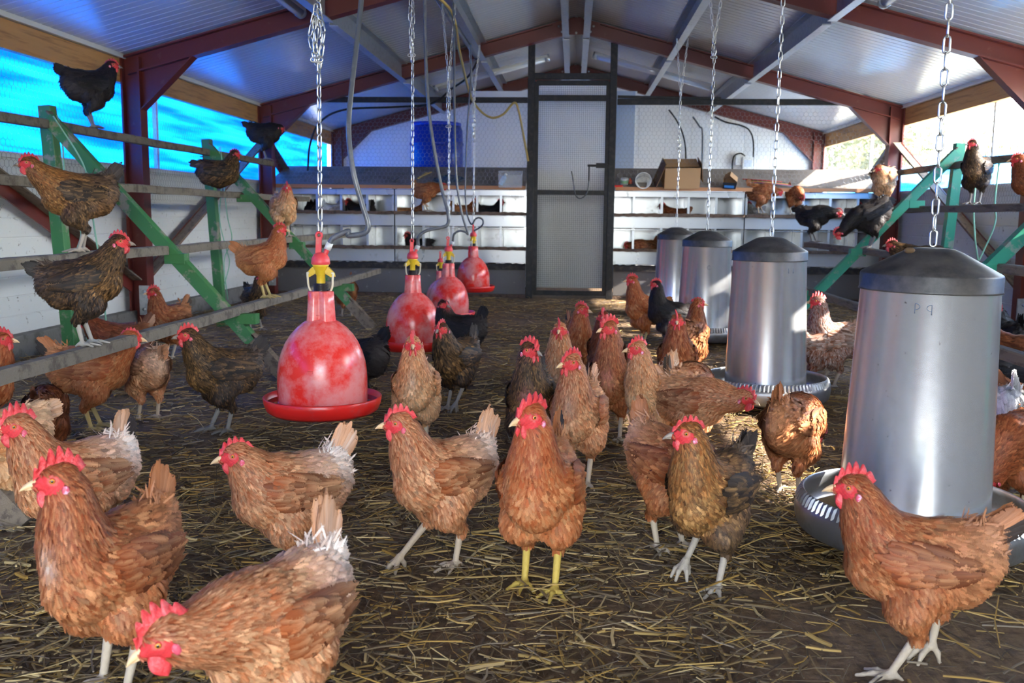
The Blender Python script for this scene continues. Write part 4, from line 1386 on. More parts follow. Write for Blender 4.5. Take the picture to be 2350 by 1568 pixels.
# ---------------------------------------------------------------- straw litter
def straw():
    rg = np.random.default_rng(11)
    n = 72000
    y = 0.85 + 8.3 * rg.random(n) ** 1.75
    half = np.minimum(2.93, 0.56 * y + 0.35)
    x = rg.uniform(-1, 1, n) * half
    bare = np.exp(-(((x - 0.62) / 0.33) ** 2 + ((y - 1.75) / 0.38) ** 2)) + 0.7 * np.exp(-(((x - 0.2) / 0.9) ** 2 + ((y - 7.4) / 0.9) ** 2)) + 0.8 * np.exp(-(((x - 1.15) / 0.3) ** 2 + ((y - 1.7) / 0.5) ** 2))
    keep = rg.random(n) > np.clip(bare, 0, 0.88)
    patch = 0.5 + 0.5 * np.sin(2.6 * x + 1.3 * y) * np.sin(2.1 * y - 1.9 * x + 0.7)
    keep &= rg.random(n) < 0.50 + 0.6 * patch
    x, y = x[keep], y[keep]
    n = len(x)
    L = np.exp(rg.normal(math.log(0.055), 0.55, n)).clip(0.015, 0.20)
    w = np.exp(rg.normal(math.log(0.0019), 0.45, n)).clip(0.0008, 0.0065)
    a = rg.uniform(0, 2 * math.pi, n)
    tl = rg.normal(0, 0.07, n)
    bend = rg.normal(0, 0.25, n)
    z = 0.003 + rg.random(n) ** 2 * 0.020 + np.abs(tl) * L * 0.5
    h = w * 0.45
    V = np.zeros((n, 3, 4, 3))
    for k, tt in enumerate((-0.5, 0.0, 0.5)):
        aa = a + bend * (tt)
        cx = x + np.cos(aa) * L * tt
        cy = y + np.sin(aa) * L * tt
        cz = z + np.sin(tl) * L * tt + (0.5 - abs(tt)) * rg.normal(0, 0.02, n) * L
        sx, sy = -np.sin(aa) * w / 2, np.cos(aa) * w / 2
        for j, (s, q) in enumerate(((-1, -1), (1, -1), (1, 1), (-1, 1))):
            V[:, k, j, 0] = cx + sx * s
            V[:, k, j, 1] = cy + sy * s
            V[:, k, j, 2] = np.maximum(0.0005, cz + h * q)
    base = (np.arange(n) * 12)[:, None]
    F = []
    for k in range(2):
        for j in range(4):
            F.append(base + np.array([[k * 4 + j, k * 4 + (j + 1) % 4, k * 4 + 4 + (j + 1) % 4, k * 4 + 4 + j]]))
    F.append(base + np.array([[0, 3, 2, 1]]))
    F.append(base + np.array([[8, 9, 10, 11]]))
    pal = np.array([lin(c) for c in ((170, 140, 82), (196, 172, 122), (132, 110, 74), (106, 90, 68), (80, 66, 50), (158, 124, 62), (122, 108, 90))])
    wt = np.array([0.17, 0.09, 0.20, 0.20, 0.16, 0.10, 0.08])
    ci = rg.choice(len(pal), n, p=wt / wt.sum())
    tint = pal[ci] * rg.uniform(0.8, 1.15, (n, 1))
    o = np_mesh('straw_litter', V.reshape(-1, 3), np.concatenate(F, 0), attr_mat('straw', 0.55, spec=0.4), tint=np.repeat(tint, 12, 0), smooth=False)
    tag(o, 'loose yellow and brown straw scattered over the dark earth floor', 'straw', kind='stuff')


straw()

# ================================================================ hens
M_body = attr_mat('hen_skin_and_down', 0.65, spec=0.25, mottle=0.35)
M_plume = attr_mat('hen_feathers', 0.55, streak=0.22, spec=0.25, transl=0.12)
M_comb = mat('hen_comb', (214, 62, 66), 0.45, var=0.12, var_scale=40, bump=0.35, bump_scale=220, spots=(232, 140, 140), spot_scale=60, spot_amt=0.3)
M_combp = mat('hen_comb_pale', (226, 92, 100), 0.45, var=0.12, var_scale=40, bump=0.35, bump_scale=220, spots=(240, 170, 170), spot_scale=60, spot_amt=0.3)
M_beak = mat('hen_beak', (222, 186, 140), 0.4, var=0.2, var_scale=30)
M_beakd = mat('hen_beak_dark', (150, 136, 122), 0.4, spots=(50, 44, 42), spot_scale=40, spot_amt=0.9, var=0.2, var_scale=30)
M_lobe = mat('hen_ear_lobe', (206, 80, 100), 0.5, spots=(228, 190, 214), spot_scale=120, spot_amt=0.8, spot_lo=0.52, spot_hi=0.62)
M_iris = mat('hen_iris', (206, 140, 60), 0.15)
M_pupil = mat('hen_pupil', (12, 10, 10), 0.08)


def A(*c):
    return np.array(lin(c))


def pal(neck, breast, back, belly, thigh, rear, wing, tail, tailbase, edge, leg, edge_amt=0.55, var=0.2, tip=None, tip_amt=0.35, face=(206, 58, 62), comb=M_comb, beak=M_beak, speck=0.45):
    d = dict(neck=A(*neck), breast=A(*breast), back=A(*back), belly=A(*belly), thigh=A(*thigh), rear=A(*rear), wing=A(*wing), tail=A(*tail),
             tailbase=A(*tailbase), edge=A(*edge), leg=A(*leg), face=A(*face), tip=A(*(tip or edge)), tip_amt=tip_amt)
    d.update(edge_amt=edge_amt, var=var, comb=comb, beak=beak, speck=speck)
    return d


PAL = {
    'brown': pal((148, 70, 32), (172, 98, 56), (154, 80, 40), (174, 108, 68), (168, 96, 54), (204, 152, 114), (118, 60, 32), (196, 142, 104), (238, 228, 220), (224, 176, 132), (214, 192, 166)),
    'rufous': pal((134, 60, 28), (152, 78, 40), (138, 68, 34), (162, 94, 56), (152, 82, 44), (178, 120, 82), (108, 52, 28), (172, 108, 68), (206, 160, 130), (204, 146, 100), (212, 194, 170), 0.4),
    'buff': pal((176, 98, 50), (206, 148, 98), (190, 124, 76), (208, 160, 116), (196, 140, 94), (226, 190, 156), (160, 96, 56), (206, 158, 120), (240, 228, 214), (232, 196, 152), (212, 196, 172)),
    'dark': pal((112, 50, 26), (130, 66, 36), (116, 58, 32), (138, 80, 50), (128, 68, 40), (150, 100, 72), (92, 44, 26), (120, 72, 48), (150, 110, 90), (160, 100, 62), (200, 180, 150), 0.35),
    'orange': pal((158, 72, 32), (176, 94, 50), (164, 84, 44), (180, 108, 66), (172, 96, 54), (194, 136, 94), (142, 70, 38), (180, 110, 66), (214, 170, 130), (214, 156, 106), (222, 196, 130), 0.3, 0.12),
    'speckled': pal((130, 62, 34), (146, 82, 50), (150, 92, 62), (156, 98, 66), (140, 78, 46), (196, 160, 136), (130, 76, 48), (186, 150, 126), (238, 232, 228), (236, 228, 220), (200, 180, 160), 0.35, 0.25, tip_amt=0.2, speck=0.42),
    'black': pal((34, 30, 30), (40, 36, 36), (30, 28, 31), (52, 46, 44), (44, 38, 38), (62, 54, 52), (28, 26, 30), (36, 33, 36), (56, 50, 50), (60, 54, 54), (150, 144, 138), 0.25, 0.2, beak=M_beakd, speck=0.2),
    'gold': pal((56, 43, 31), (66, 49, 35), (40, 35, 34), (74, 58, 48), (58, 48, 44), (98, 82, 72), (36, 32, 33), (46, 42, 42), (84, 72, 66), (186, 138, 82), (176, 168, 158), 0.55, 0.24, tip=(26, 24, 26), tip_amt=0.7, beak=M_beakd, speck=0.3),
    'golden': pal((142, 84, 38), (150, 98, 50), (60, 48, 40), (128, 90, 56), (96, 76, 58), (106, 88, 76), (46, 38, 35), (58, 50, 47), (96, 82, 72), (206, 158, 98), (196, 184, 168), 0.5, 0.24, tip=(34, 28, 28), tip_amt=0.6, beak=M_beakd, speck=0.3),
    'white': pal((200, 186, 176), (214, 206, 200), (210, 206, 204), (220, 214, 210), (206, 190, 176), (232, 230, 228), (196, 180, 166), (228, 228, 230), (240, 240, 242), (240, 238, 236), (206, 190, 170), 0.5),
}


class SDF:
    """Smooth union of tapered capsules, meshed into one closed skin."""
    def __init__(s):
        s.p = []

    def cap(s, a, b, ra, rb, k, zone, sy=1.0):
        s.p.append((np.array(a, float), np.array(b, float), ra, rb, k, zone, sy))

    @staticmethod
    def dist(pr, X, Y, Z):
        a, b, ra, rb, k, zone, sy = pr
        ba = b - a
        ba2 = np.array([ba[0], ba[1] / sy, ba[2]])
        px, py, pz = X - a[0], (Y - a[1]) / sy, Z - a[2]
        h = np.clip((px * ba2[0] + py * ba2[1] + pz * ba2[2]) / max(1e-9, ba2 @ ba2), 0, 1)
        dx, dy, dz = px - h * ba2[0], py - h * ba2[1], pz - h * ba2[2]
        return np.sqrt(dx * dx + dy * dy + dz * dz) - (ra + (rb - ra) * h)

    def mesh(s, cell):
        lo = np.min([np.minimum(p[0] - p[2], p[1] - p[3]) for p in s.p], 0) - 0.04
        hi = np.max([np.maximum(p[0] + p[2], p[1] + p[3]) for p in s.p], 0) + 0.04
        n = np.ceil((hi - lo) / cell).astype(int) + 1
        ax = [(lo[i] + cell * np.arange(n[i])).astype(np.float32) for i in range(3)]
        D = np.full(n, 0.05, np.float32)
        for pr in s.p:
            R, k = max(pr[2], pr[3]), pr[4]
            mg = R + k + 3 * cell
            l_, h_ = np.minimum(pr[0], pr[1]) - mg, np.maximum(pr[0], pr[1]) + mg
            i0 = np.clip(np.floor((l_ - lo) / cell).astype(int), 0, n - 1)
            i1 = np.clip(np.ceil((h_ - lo) / cell).astype(int) + 1, 1, n)
            sl = tuple(slice(i0[i], i1[i]) for i in range(3))
            d = s.dist(pr, ax[0][sl[0]][:, None, None], ax[1][sl[1]][None, :, None], ax[2][sl[2]][None, None, :]).astype(np.float32)
            c = D[sl]
            h = np.clip(0.5 + 0.5 * (c - d) / k, 0, 1)
            D[sl] = c * (1 - h) + d * h - k * h * (1 - h)
        # surface nets
        S = D < 0
        S8 = [S[i:n[0] - 1 + i, j:n[1] - 1 + j, l:n[2] - 1 + l] for i in (0, 1) for j in (0, 1) for l in (0, 1)]
        cnt = sum(x.astype(np.int8) for x in S8)
        act = (cnt > 0) & (cnt < 8)
        I = np.argwhere(act)
        idx = np.full(act.shape, -1, np.int32)
        idx[act] = np.arange(len(I))
        cor = np.array([(i, j, l) for i in (0, 1) for j in (0, 1) for l in (0, 1)])
        val = np.stack([D[I[:, 0] + c[0], I[:, 1] + c[1], I[:, 2] + c[2]] for c in cor], 1)
        acc, num = np.zeros((len(I), 3)), np.zeros(len(I))
        for p in range(8):
            for q in range(p + 1, 8):
                if np.abs(cor[p] - cor[q]).sum() == 1:
                    m = (val[:, p] < 0) != (val[:, q] < 0)
                    t = np.where(m, val[:, p] / (val[:, p] - val[:, q] + 1e-12), 0)
                    acc += np.where(m[:, None], cor[p] + (cor[q] - cor[p]) * t[:, None], 0)
                    num += m
        V = lo + cell * (I + acc / num[:, None])
        F = []
        for axis in range(3):
            o1, o2 = [(1, 2), (2, 0), (0, 1)][axis]
            sh = [slice(None)] * 3
            sh2 = [slice(None)] * 3
            sh[axis], sh2[axis] = slice(0, -1), slice(1, None)
            a, b = S[tuple(sh)], S[tuple(sh2)]
            E = np.argwhere(a != b)
            ok = (E[:, o1] > 0) & (E[:, o2] > 0) & (E[:, o1] < n[o1] - 1) & (E[:, o2] < n[o2] - 1)
            E = E[ok]
            flip = b[E[:, 0], E[:, 1], E[:, 2]]
            e1, e2 = np.eye(3, dtype=int)[o1], np.eye(3, dtype=int)[o2]
            c = [E, E - e1, E - e1 - e2, E - e2]
            q = np.stack([idx[x[:, 0], x[:, 1], x[:, 2]] for x in c], 1)
            q[flip] = q[flip][:, ::-1]
            F.append(q)
        F = np.concatenate(F, 0)
        return V, F[(F >= 0).all(1)]


def normals(V, F):
    nf = np.cross(V[F[:, 2]] - V[F[:, 0]], V[F[:, 3]] - V[F[:, 1]])
    N = np.zeros_like(V)
    for k in range(4):
        np.add.at(N, F[:, k], nf)
    ar = np.linalg.norm(N, axis=1, keepdims=True)
    return N / (ar + 1e-12), ar[:, 0]


TV = np.array([0.0, 0.30, 0.62, 0.86, 1.0])
TW = np.array([0.45, 0.92, 1.0, 0.74, 0.22])


def feathers(p, nrm, t, L, w, lift, base, shaft, tip, rg, shaft_amt, tip_amt, var, curl=0.25, rag=1.0):
    """Leaf shaped feathers: returns verts, quads, tint, uv."""
    n = len(p)
    t = t - nrm * (t * nrm).sum(1, keepdims=True)
    t /= np.linalg.norm(t, axis=1, keepdims=True) + 1e-9
    b = np.cross(nrm, t)
    V = np.zeros((n, 5, 3, 3))
    C = np.zeros((n, 5, 3, 4))
    vj = np.clip(1 + rg.normal(0, var, (n, 1)), 0.5, 1.7)
    sj = np.clip(shaft_amt + rg.normal(0, 0.16, (n, 1)), 0, 1)
    tj = np.clip(tip_amt + rg.normal(0, 0.16, (n, 1)), 0, 1)
    for r in range(5):
        for c, u in enumerate((-1.0, 0.0, 1.0)):
            v = TV[r]
            V[:, r, c] = (p + t * ((v - 0.18) * L)[:, None] + b * (u * TW[r] * w / 2)[:, None]
                          + nrm * (L * (lift * v - curl * lift * v * v * 1.2) + (1 - abs(u)) * 0.09 * w + 0.0006)[:, None])
            f = sj * (u == 0) * (0.45, 0.8, 1.0, 0.9, 0.6)[r]
            g = tj * (0, 0, 0.15, 0.6, 1.0)[r] * (1.0 if u else 0.75)
            cc = base * (1 - f) + shaft * f
            C[:, r, c, :3] = (cc * (1 - g) + tip * g) * vj
            C[:, r, c, 3] = rag * max(abs(u) * (0.6, 0.9, 1, 1, 1)[r], (0, 0, 0.1, 0.6, 1.0)[r])
    q = []
    for r in range(4):
        for c in range(2):
            a = r * 3 + c
            q.append((a, a + 1, a + 4, a + 3))
    F = ((np.arange(n) * 15)[:, None, None] + np.array(q)[None]).reshape(-1, 4)
    uv = np.tile(np.array([((u + 1) / 2, v) for v in TV for u in (-1, 0, 1)]), (n, 1)) + np.repeat(rg.random((n, 2)) * 7, 15, 0)
    return V.reshape(-1, 3), F, C.reshape(-1, 4), uv


def cat4(parts):
    Vs, Fs, Cs, Us, o = [], [], [], [], 0
    for V, F, C, U in parts:
        Vs.append(V), Fs.append(F + o), Cs.append(C), Us.append(U)
        o += len(V)
    return np.concatenate(Vs), np.concatenate(Fs), np.concatenate(Cs), np.concatenate(Us)


POSES = {'alert': (0.112, 0.405), 'norm': (0.128, 0.380), 'ease': (0.150, 0.350), 'low': (0.215, 0.265), 'down': (0.235, 0.185), 'peck': (0.225, 0.085),
         'short': (0.118, 0.362), 'tuck': (0.10, 0.335)}
HENS = []


def hen(label, loc, yaw, palette='brown', s=1.0, q=1, pose='norm', hyaw=0.0, hpitch=None, pitch=0.0, tail=58.0, tlen=1.0, feet=((0.012, 0.0), (-0.012, 0.0)),
        sit=0.0, group='hens on the litter', comb=1.0, fluff=1.0, fat=1.0, white_rump=0.0, bald=0.0, legcol=None, seed=None, headpos=None, wing_out=0.0, tint=1.0, neckside=0.0, tail_tip=None, spread=1.0, blaze=0.0):
    """One hen, beak along +x of its own frame.  pose: where the head is; hyaw: head turn (left +) in degrees; pitch: body, breast up +."""
    s *= 0.92
    P = dict(PAL[palette])
    if legcol:
        P['leg'] = A(*legcol)
    seed = seed if seed is not None else len(HENS) + 1
    rg = np.random.default_rng(seed)
    root = thing('hen', label, 'hen', loc, math.radians(yaw), group)
    root.scale = (s, s, s)
    HENS.append(root)
    cell = {0: 0.0068, 1: 0.0050, 2: 0.0036}[q]
    rmin = {0: 0.0074, 1: 0.0062, 2: 0.0055}[q]
    nf = {0: 800, 1: 2300, 2: 6500}[q]
    bp = math.radians(pitch)
    piv = np.array([-0.015, 0, 0.20])
    cb, sb = math.cos(bp), math.sin(bp)
    Rb = np.array([[cb, 0, -sb], [0, 1, 0], [sb, 0, cb]])

    def B(x, y, z):
        v = Rb @ (np.array([x, y, z]) - piv) + piv
        v[2] -= sit
        return v
    S = SDF()
    fy = 0.80 * fat
    S.cap(B(0.052, 0, 0.226), B(-0.005, 0, 0.224), 0.070, 0.081, 0.04, 'breast', fy)
    S.cap(B(0.01, 0, 0.238), B(-0.065, 0, 0.248), 0.076, 0.067, 0.03, 'back', fy)
    S.cap(B(-0.015, 0, 0.206), B(-0.080, 0, 0.210), 0.072, 0.060, 0.03, 'belly', fy)
    S.cap(B(-0.07, 0, 0.238), B(-0.118, 0, 0.250), 0.062, 0.040 * fluff, 0.03, 'rear', 0.85)
    tb = B(-0.120, 0, 0.292)
    S.cap(B(-0.08, 0, 0.262), tb, 0.050, 0.024, 0.03, 'tailbase')
    # head frame
    hx, hz = headpos if headpos else POSES[pose]
    H = np.array([hx - 0.016, neckside, hz - sit])
    hp = math.radians(hpitch if hpitch is not None else {'low': -22, 'down': -40, 'peck': -62}.get(pose, -4))
    hy = math.radians(hyaw)
    hd = np.array([math.cos(hp) * math.cos(hy), math.cos(hp) * math.sin(hy), math.sin(hp)])
    hl = np.array([-math.sin(hy), math.cos(hy), 0])
    hu = np.cross(hd, hl)
    HM = np.stack([hd, hl, hu], 1)
    hw = lambda x, y, z: H + HM @ np.array([x, y, z])
    # neck
    P0 = B(0.044, 0, 0.262)
    hd0 = np.array([math.cos(hp), 0, math.sin(hp)]) * 0.6 + hd * 0.4
    hu0 = np.array([-math.sin(hp), 0, math.cos(hp)])
    dn = (H - P0) / np.linalg.norm(H - P0)
    P1 = P0 + 0.35 * np.linalg.norm(H - P0) * (dn * 0.6 + np.array([0.75, 0, 0.1]))
    P2 = H - 0.045 * (hd0 * 0.45 + hu0 * 0.75)
    K_ = [P0]
    for i in range(1, 7):
        u = i / 6
        K_.append((1 - u) ** 3 * P0 + 3 * u * (1 - u) ** 2 * P1 + 3 * u * u * (1 - u) * P2 + u ** 3 * H)
    rr_ = [0.064, 0.056, 0.047, 0.039, 0.0325, 0.0265, 0.0215]
    for i in range(6):
        S.cap(K_[i], K_[i + 1], rr_[i], rr_[i + 1], 0.022, 'neck', 0.95)
    S.cap(hw(-0.004, 0, 0.003), hw(0.012, 0, 0.004), 0.0210, 0.0190, 0.010, 'head', 0.88)
    S.cap(hw(0.010, 0, -0.004), hw(0.034, 0, -0.005), 0.0165, 0.0098, 0.008, 'face', 0.82)
    # legs
    legs = []
    if sit < 0.05:
        for sd, (fx, fz) in zip((1, -1), feet):
            yl = sd * 0.036
            hip = B(-0.016, sd * 0.040 * fat, 0.188)
            ank = np.array([fx, yl * (spread), 0.012 + fz])
            hock = np.array([0.55 * hip[0] + 0.45 * fx - 0.020 - 0.25 * fz, yl * (0.5 + 0.5 * spread), 0.100 + 0.55 * fz])
            knee = np.array([hip[0] + 0.024, sd * 0.042, 0.150 + 0.3 * fz])
            S.cap(hip, knee, 0.047, 0.038, 0.026, 'thigh')
            S.cap(knee, hock, 0.037, 0.0150, 0.02, 'thigh')
            S.cap(hock, ank, 0.0095, max(rmin, 0.0070), 0.008, 'shank')
            droop = 0.0 if fz < 0.012 else 1.0
            for ta, tl in ((0, 0.060), (38, 0.050), (-38, 0.050), (178, 0.024)):
                an = math.radians(ta)
                m_ = ank + np.array([math.cos(an) * tl * 0.5, math.sin(an) * tl * 0.5, 0.001 - droop * 0.018])
                e_ = ank + np.array([math.cos(an) * tl * (1 - 0.3 * droop), math.sin(an) * tl * (1 - 0.3 * droop), -0.0065 - droop * 0.030])
                S.cap(ank, m_, max(rmin, 0.0066), max(rmin, 0.0060) * 0.95, 0.006, 'toe')
                S.cap(m_, e_, max(rmin, 0.0058) * 0.95, max(rmin * 0.72, 0.0036), 0.004, 'toe')
            legs.append((hock, ank))
    # folded wings bulge out a little
    for sd in (-1, 1):
        S.cap(B(0.035, sd * 0.048 * fat, 0.252), B(-0.07, sd * 0.042 * fat, 0.242), 0.027, 0.018, 0.03, 'back')
    V, F = S.mesh(cell)
    N, AR = normals(V, F)
    # zone weights at each vertex
    zones = ['breast', 'back', 'belly', 'rear', 'tailbase', 'neck', 'head', 'face', 'thigh', 'shank', 'toe']
    Dz = {z: np.full(len(V), 9.0) for z in zones}
    for pr in S.p:
        Dz[pr[5]] = np.minimum(Dz[pr[5]], SDF.dist(pr, V[:, 0], V[:, 1], V[:, 2]))
    W = np.stack([np.exp(-np.maximum(Dz[z], 0) / (0.006 if z in ('shank', 'toe', 'face') else 0.013)) for z in zones], 1)
    legd = np.minimum(Dz['shank'], Dz['toe'])
    bodyd = np.minimum.reduce([Dz[z] for z in zones[:9]])
    is_leg = legd < bodyd - 0.0015
    W[:, 9:][~is_leg] = 0
    W[is_leg, :9] = 0
    W /= W.sum(1, keepdims=True) + 1e-9
    local = (V - H) @ HM
    fr_ = np.sqrt(((local - np.array([0.013, 0, -0.005])) ** 2 * np.array([0.9, 0.5, 1.5])).sum(1))
    is_face = (fr_ < 0.0245) & (local[:, 0] > -0.012) & (local[:, 2] < 0.0125) & (local[:, 2] > -0.028) & ~is_leg
    colz = np.stack([P['breast'], P['back'], P['belly'], P['rear'], P['tailbase'] * white_rump + P['rear'] * (1 - white_rump), P['neck'], P['neck'] * 0.92, P['face'], P['thigh'], P['leg'], P['leg'] * 0.92], 0)
    tint_v = (W @ colz) * tint
    tint_v[is_leg] *= 0.72
    if white_rump:
        rm = np.clip(1.5 - np.linalg.norm((V - tb - np.array([0.004, 0, -0.012])) * np.array([1, 1, 0.8]), axis=1) / 0.042, 0, 1) * white_rump
        tint_v = tint_v * (1 - rm[:, None]) + P['tailbase'] * rm[:, None]
    tint_v[is_face] = P['face']
    fs = is_face
    er = np.sqrt((local[:, 0] - 0.0125) ** 2 + (local[:, 2] - 0.003) ** 2)
    tint_v[fs] *= (1 + 0.18 * np.sin(local[fs, 0] * 900) * np.sin(local[fs, 2] * 1100 + 1))[:, None]
    ring = fs & (er < 0.0085)
    tint_v[ring] = tint_v[ring] * 0.55 + A(226, 150, 130) * 0.3
    if bald:
        bm = np.exp(-(((V - B(0.115, 0, 0.262)) / np.array([0.03, 0.022, 0.035])) ** 2).sum(1)) * bald
        tint_v = tint_v * (1 - bm[:, None]) + A(232, 150, 140) * bm[:, None]
    body_t = tint_v.copy()
    body_t[~is_face & ~is_leg] *= 0.8
    body = np_mesh('body', V, F, M_body, tint=body_t, parent=root)

    # ---- plumage
    ok = ~is_face & ~is_leg
    if bald:
        ok &= ~(bm > 0.55)
    flow_z = {'breast': (-0.75, 0, -0.65), 'back': (-1, 0, -0.10), 'belly': (-0.85, 0, -0.55), 'rear': (-0.65, 0, -0.75), 'tailbase': (-1, 0, 0.55), 'thigh': (-0.25, 0, -1.0), 'head': None, 'neck': None, 'face': None}
    flow = np.zeros_like(V)
    for i, z in enumerate(zones[:9]):
        fz = flow_z[z]
        if fz is not None:
            v = np.array(fz) if z == 'thigh' else Rb @ np.array(fz)
            flow += W[:, i:i + 1] * v
        elif z == 'neck':
            kk = np.array(K_)
            near = np.argmin(((V[:, None, :] - (kk[None, :-1] + kk[None, 1:]) / 2) ** 2).sum(2), 1)
            dirs = kk[:-1] - kk[1:]
            dirs /= np.linalg.norm(dirs, axis=1, keepdims=True)
            flow += W[:, i:i + 1] * dirs[near]
        else:
            flow += W[:, i:i + 1] * (-hd * 0.8 - hu * 0.5)
    Lz = np.array([0.030, 0.034, 0.032, 0.050 * fluff, 0.046, 0.030, 0.011, 0.010, 0.026, 0, 0])
    Wz = np.array([0.017, 0.018, 0.017, 0.016, 0.017, 0.0095, 0.0055, 0.005, 0.013, 0, 0])
    Fz = np.array([0.16, 0.10, 0.18, 0.34 * fluff, 0.28, 0.13, 0.10, 0.08, 0.20, 0, 0])
    Gz = np.array([1.0, 0.9, 0.9, 1.0, 1.1, 2.2, 5.0, 4.0, 1.3, 0, 0])
    pr_ = AR * (W @ Gz) * ok
    pick = rg.choice(len(V), nf, p=pr_ / pr_.sum())
    sc_ = {0: 1.35, 1: 1.0, 2: 0.78}[q]
    fL, fw, fl = (W[pick] @ Lz) * sc_, (W[pick] @ Wz) * sc_, W[pick] @ Fz
    fL, fw = fL * rg.uniform(0.8, 1.2, nf), fw * rg.uniform(0.8, 1.2, nf)
    fl = np.clip(fl + rg.normal(0, 0.06, nf), 0.04, 0.6)
    jit = rg.normal(0, 0.14, (nf, 3))
    bc = tint_v[pick]
    if P['speck']:
        zb_ = (W[pick][:, 0] + W[pick][:, 1] + 0.7 * W[pick][:, 2] + 0.4 * W[pick][:, 5] + 0.5 * W[pick][:, 8])
        cl = 0.5 + 0.5 * np.sin(V[pick][:, 0] * 70 + seed) * np.sin(V[pick][:, 2] * 63 + 2 * seed) * np.cos(V[pick][:, 1] * 55)
        mk = (rg.random(nf) * zb_ * (0.4 + 1.2 * cl) > 1 - P['speck'])[:, None]
        bc = np.where(mk, bc * 0.45 + P['edge'] * tint * 0.55, bc)
        dkm = (rg.random(nf) < 0.12)[:, None]
        bc = np.where(dkm, bc * 0.62, bc)
    ed = np.repeat(P['edge'][None] * tint, nf, 0)
    wr = (W[pick][:, 4] + 0.6 * W[pick][:, 3])[:, None] * white_rump
    ed = ed * (1 - np.clip(wr, 0, 1)) + P['tailbase'] * np.clip(wr, 0, 1)
    eamt, tipc, tamt = P['edge_amt'], np.repeat(P['tip'][None] * tint, nf, 0), P['tip_amt']
    gold = palette in ('gold', 'golden')
    if gold:
        zsel = (W[pick] @ np.array([0.95, 0.12, 0.25, 0.1, 0.1, 0.95 if palette == 'golden' else 0.6, 0.4, 0.3, 0.15, 0, 0]))
        eamt = zsel[:, None] * P['edge_amt']
        drk = rg.random(nf) < 0.30
        bc[drk] = bc[drk] * 0.4
    if blaze:
        bz = np.exp(-(((V[pick] - B(0.10, 0, 0.285)) / np.array([0.05, 0.013, 0.028])) ** 2).sum(1))[:, None] * blaze * 0.7
        bc = bc * (1 - bz) + A(232, 220, 206) * bz
    parts = [feathers(V[pick], N[pick], flow[pick] + jit, fL, fw, fl, bc, ed, tipc, rg, eamt * 0.75, tamt, P['var'])]
    Vp, Fp, Cp, Up = cat4(parts)
    pl = np_mesh('plumage', Vp, Fp, M_plume, tint=Cp, uv=Up, parent=root)
    pl['kind'] = 'stuff'

    # ---- wings
    Vi = (V - np.array([0, 0, -sit]) - piv) @ Rb + piv
    for sd in (-1, 1):
        side = (Vi[:, 1] * sd > 0.012) & ok & (W[:, 8] < 0.6)
        vs_ = Vi[side]

        def ysurf(x, z, fb=0.055):
            m = (np.abs(vs_[:, 0] - x) < 0.012) & (np.abs(vs_[:, 2] - z) < 0.012)
            return (vs_[m, 1] * sd).max() if m.any() else fb
        rows = [(-0.004, 0.282, 0.212, 15 if q else 7, (-0.124, 0.246), 0.90, 0.017, 0.0030, 0.80),
                (0.014, 0.286, 0.208, 16 if q else 7, (-0.108, 0.240), 0.58, 0.0165, 0.0050, 0.86),
                (0.032, 0.287, 0.208, 17 if q else 6, (-0.098, 0.238), 0.40, 0.0155, 0.0065, 0.94),
                (0.048, 0.286, 0.211, 17 if q else 6, (-0.090, 0.240), 0.29, 0.0145, 0.0078, 1.02),
                (0.062, 0.282, 0.218, 15 if q else 5, (-0.085, 0.242), 0.22, 0.0130, 0.0088, 1.08)]
        pp, nn_, tt_, LL, ww = [], [], [], [], []
        dk = []
        for x0, z1, z0, cnt, tip, frac, wid, off, br in rows:
            for j in range(cnt):
                u = j / max(1, cnt - 1)
                z = z1 + (z0 - z1) * u
                x = x0 - 0.035 * abs(u - 0.35) + rg.normal(0, 0.006)
                tx, tz = tip[0], tip[1] + 0.030 * (0.5 - u)
                d2 = np.array([tx - x, tz - z])
                Lf = np.linalg.norm(d2) * frac * rg.uniform(0.85, 1.1)
                y0 = ysurf(x, z)
                ex, ez = x + d2[0] * frac, z + d2[1] * frac
                y1 = ysurf(ex, ez, 0.03)
                p0 = np.array([x, sd * (y0 + off * 0.45), z])
                p1 = np.array([ex, sd * (max(y1, 0.018) + off * 0.45 + 0.003 + wing_out), ez])
                dirv = p1 - p0
                dirv /= np.linalg.norm(dirv)
                nv = np.array([0.05, sd * 1.0, 0.55 * (0.5 - u) + 0.18])
                nv -= dirv * (nv @ dirv)
                nv /= np.linalg.norm(nv)
                pp.append(p0), nn_.append(nv), tt_.append(dirv), LL.append(Lf / 0.82), ww.append(wid * (1.7 if q == 0 else 1.15) * rg.uniform(0.9, 1.1)), dk.append(br)
        pp = (np.array(pp) - piv) @ Rb.T + piv + np.array([0, 0, -sit])
        nn_, tt_ = np.array(nn_) @ Rb.T, np.array(tt_) @ Rb.T
        wc = np.repeat(P['wing'][None], len(pp), 0) * np.array(dk)[:, None] * tint
        mixk = np.clip((np.array(dk) - 0.8) / 0.3, 0, 1)[:, None]
        wc = wc * (1 - mixk) + P['back'] * mixk * tint
        Vw, Fw, Cw, Uw = feathers(pp, nn_, tt_, np.array(LL), np.array(ww), np.clip(rg.normal(0.04, 0.03, len(pp)), 0.0, 0.12), wc, np.repeat(P['edge'][None], len(pp), 0) * tint, np.repeat(P['edge'][None], len(pp), 0) * tint, rg, (0.08 if gold or palette == 'black' else 0.25), (0.06 if gold or palette == 'black' else 0.38), P['var'], curl=0.0, rag=0.62)
        np_mesh('wing', Vw, Fw, M_plume, tint=Cw, uv=Uw, parent=root)

    # ---- tail
    el = math.radians(tail) + bp
    pp, nn_, tt_, LL, ww, cc, lf = [], [], [], [], [], [], []
    T = tb
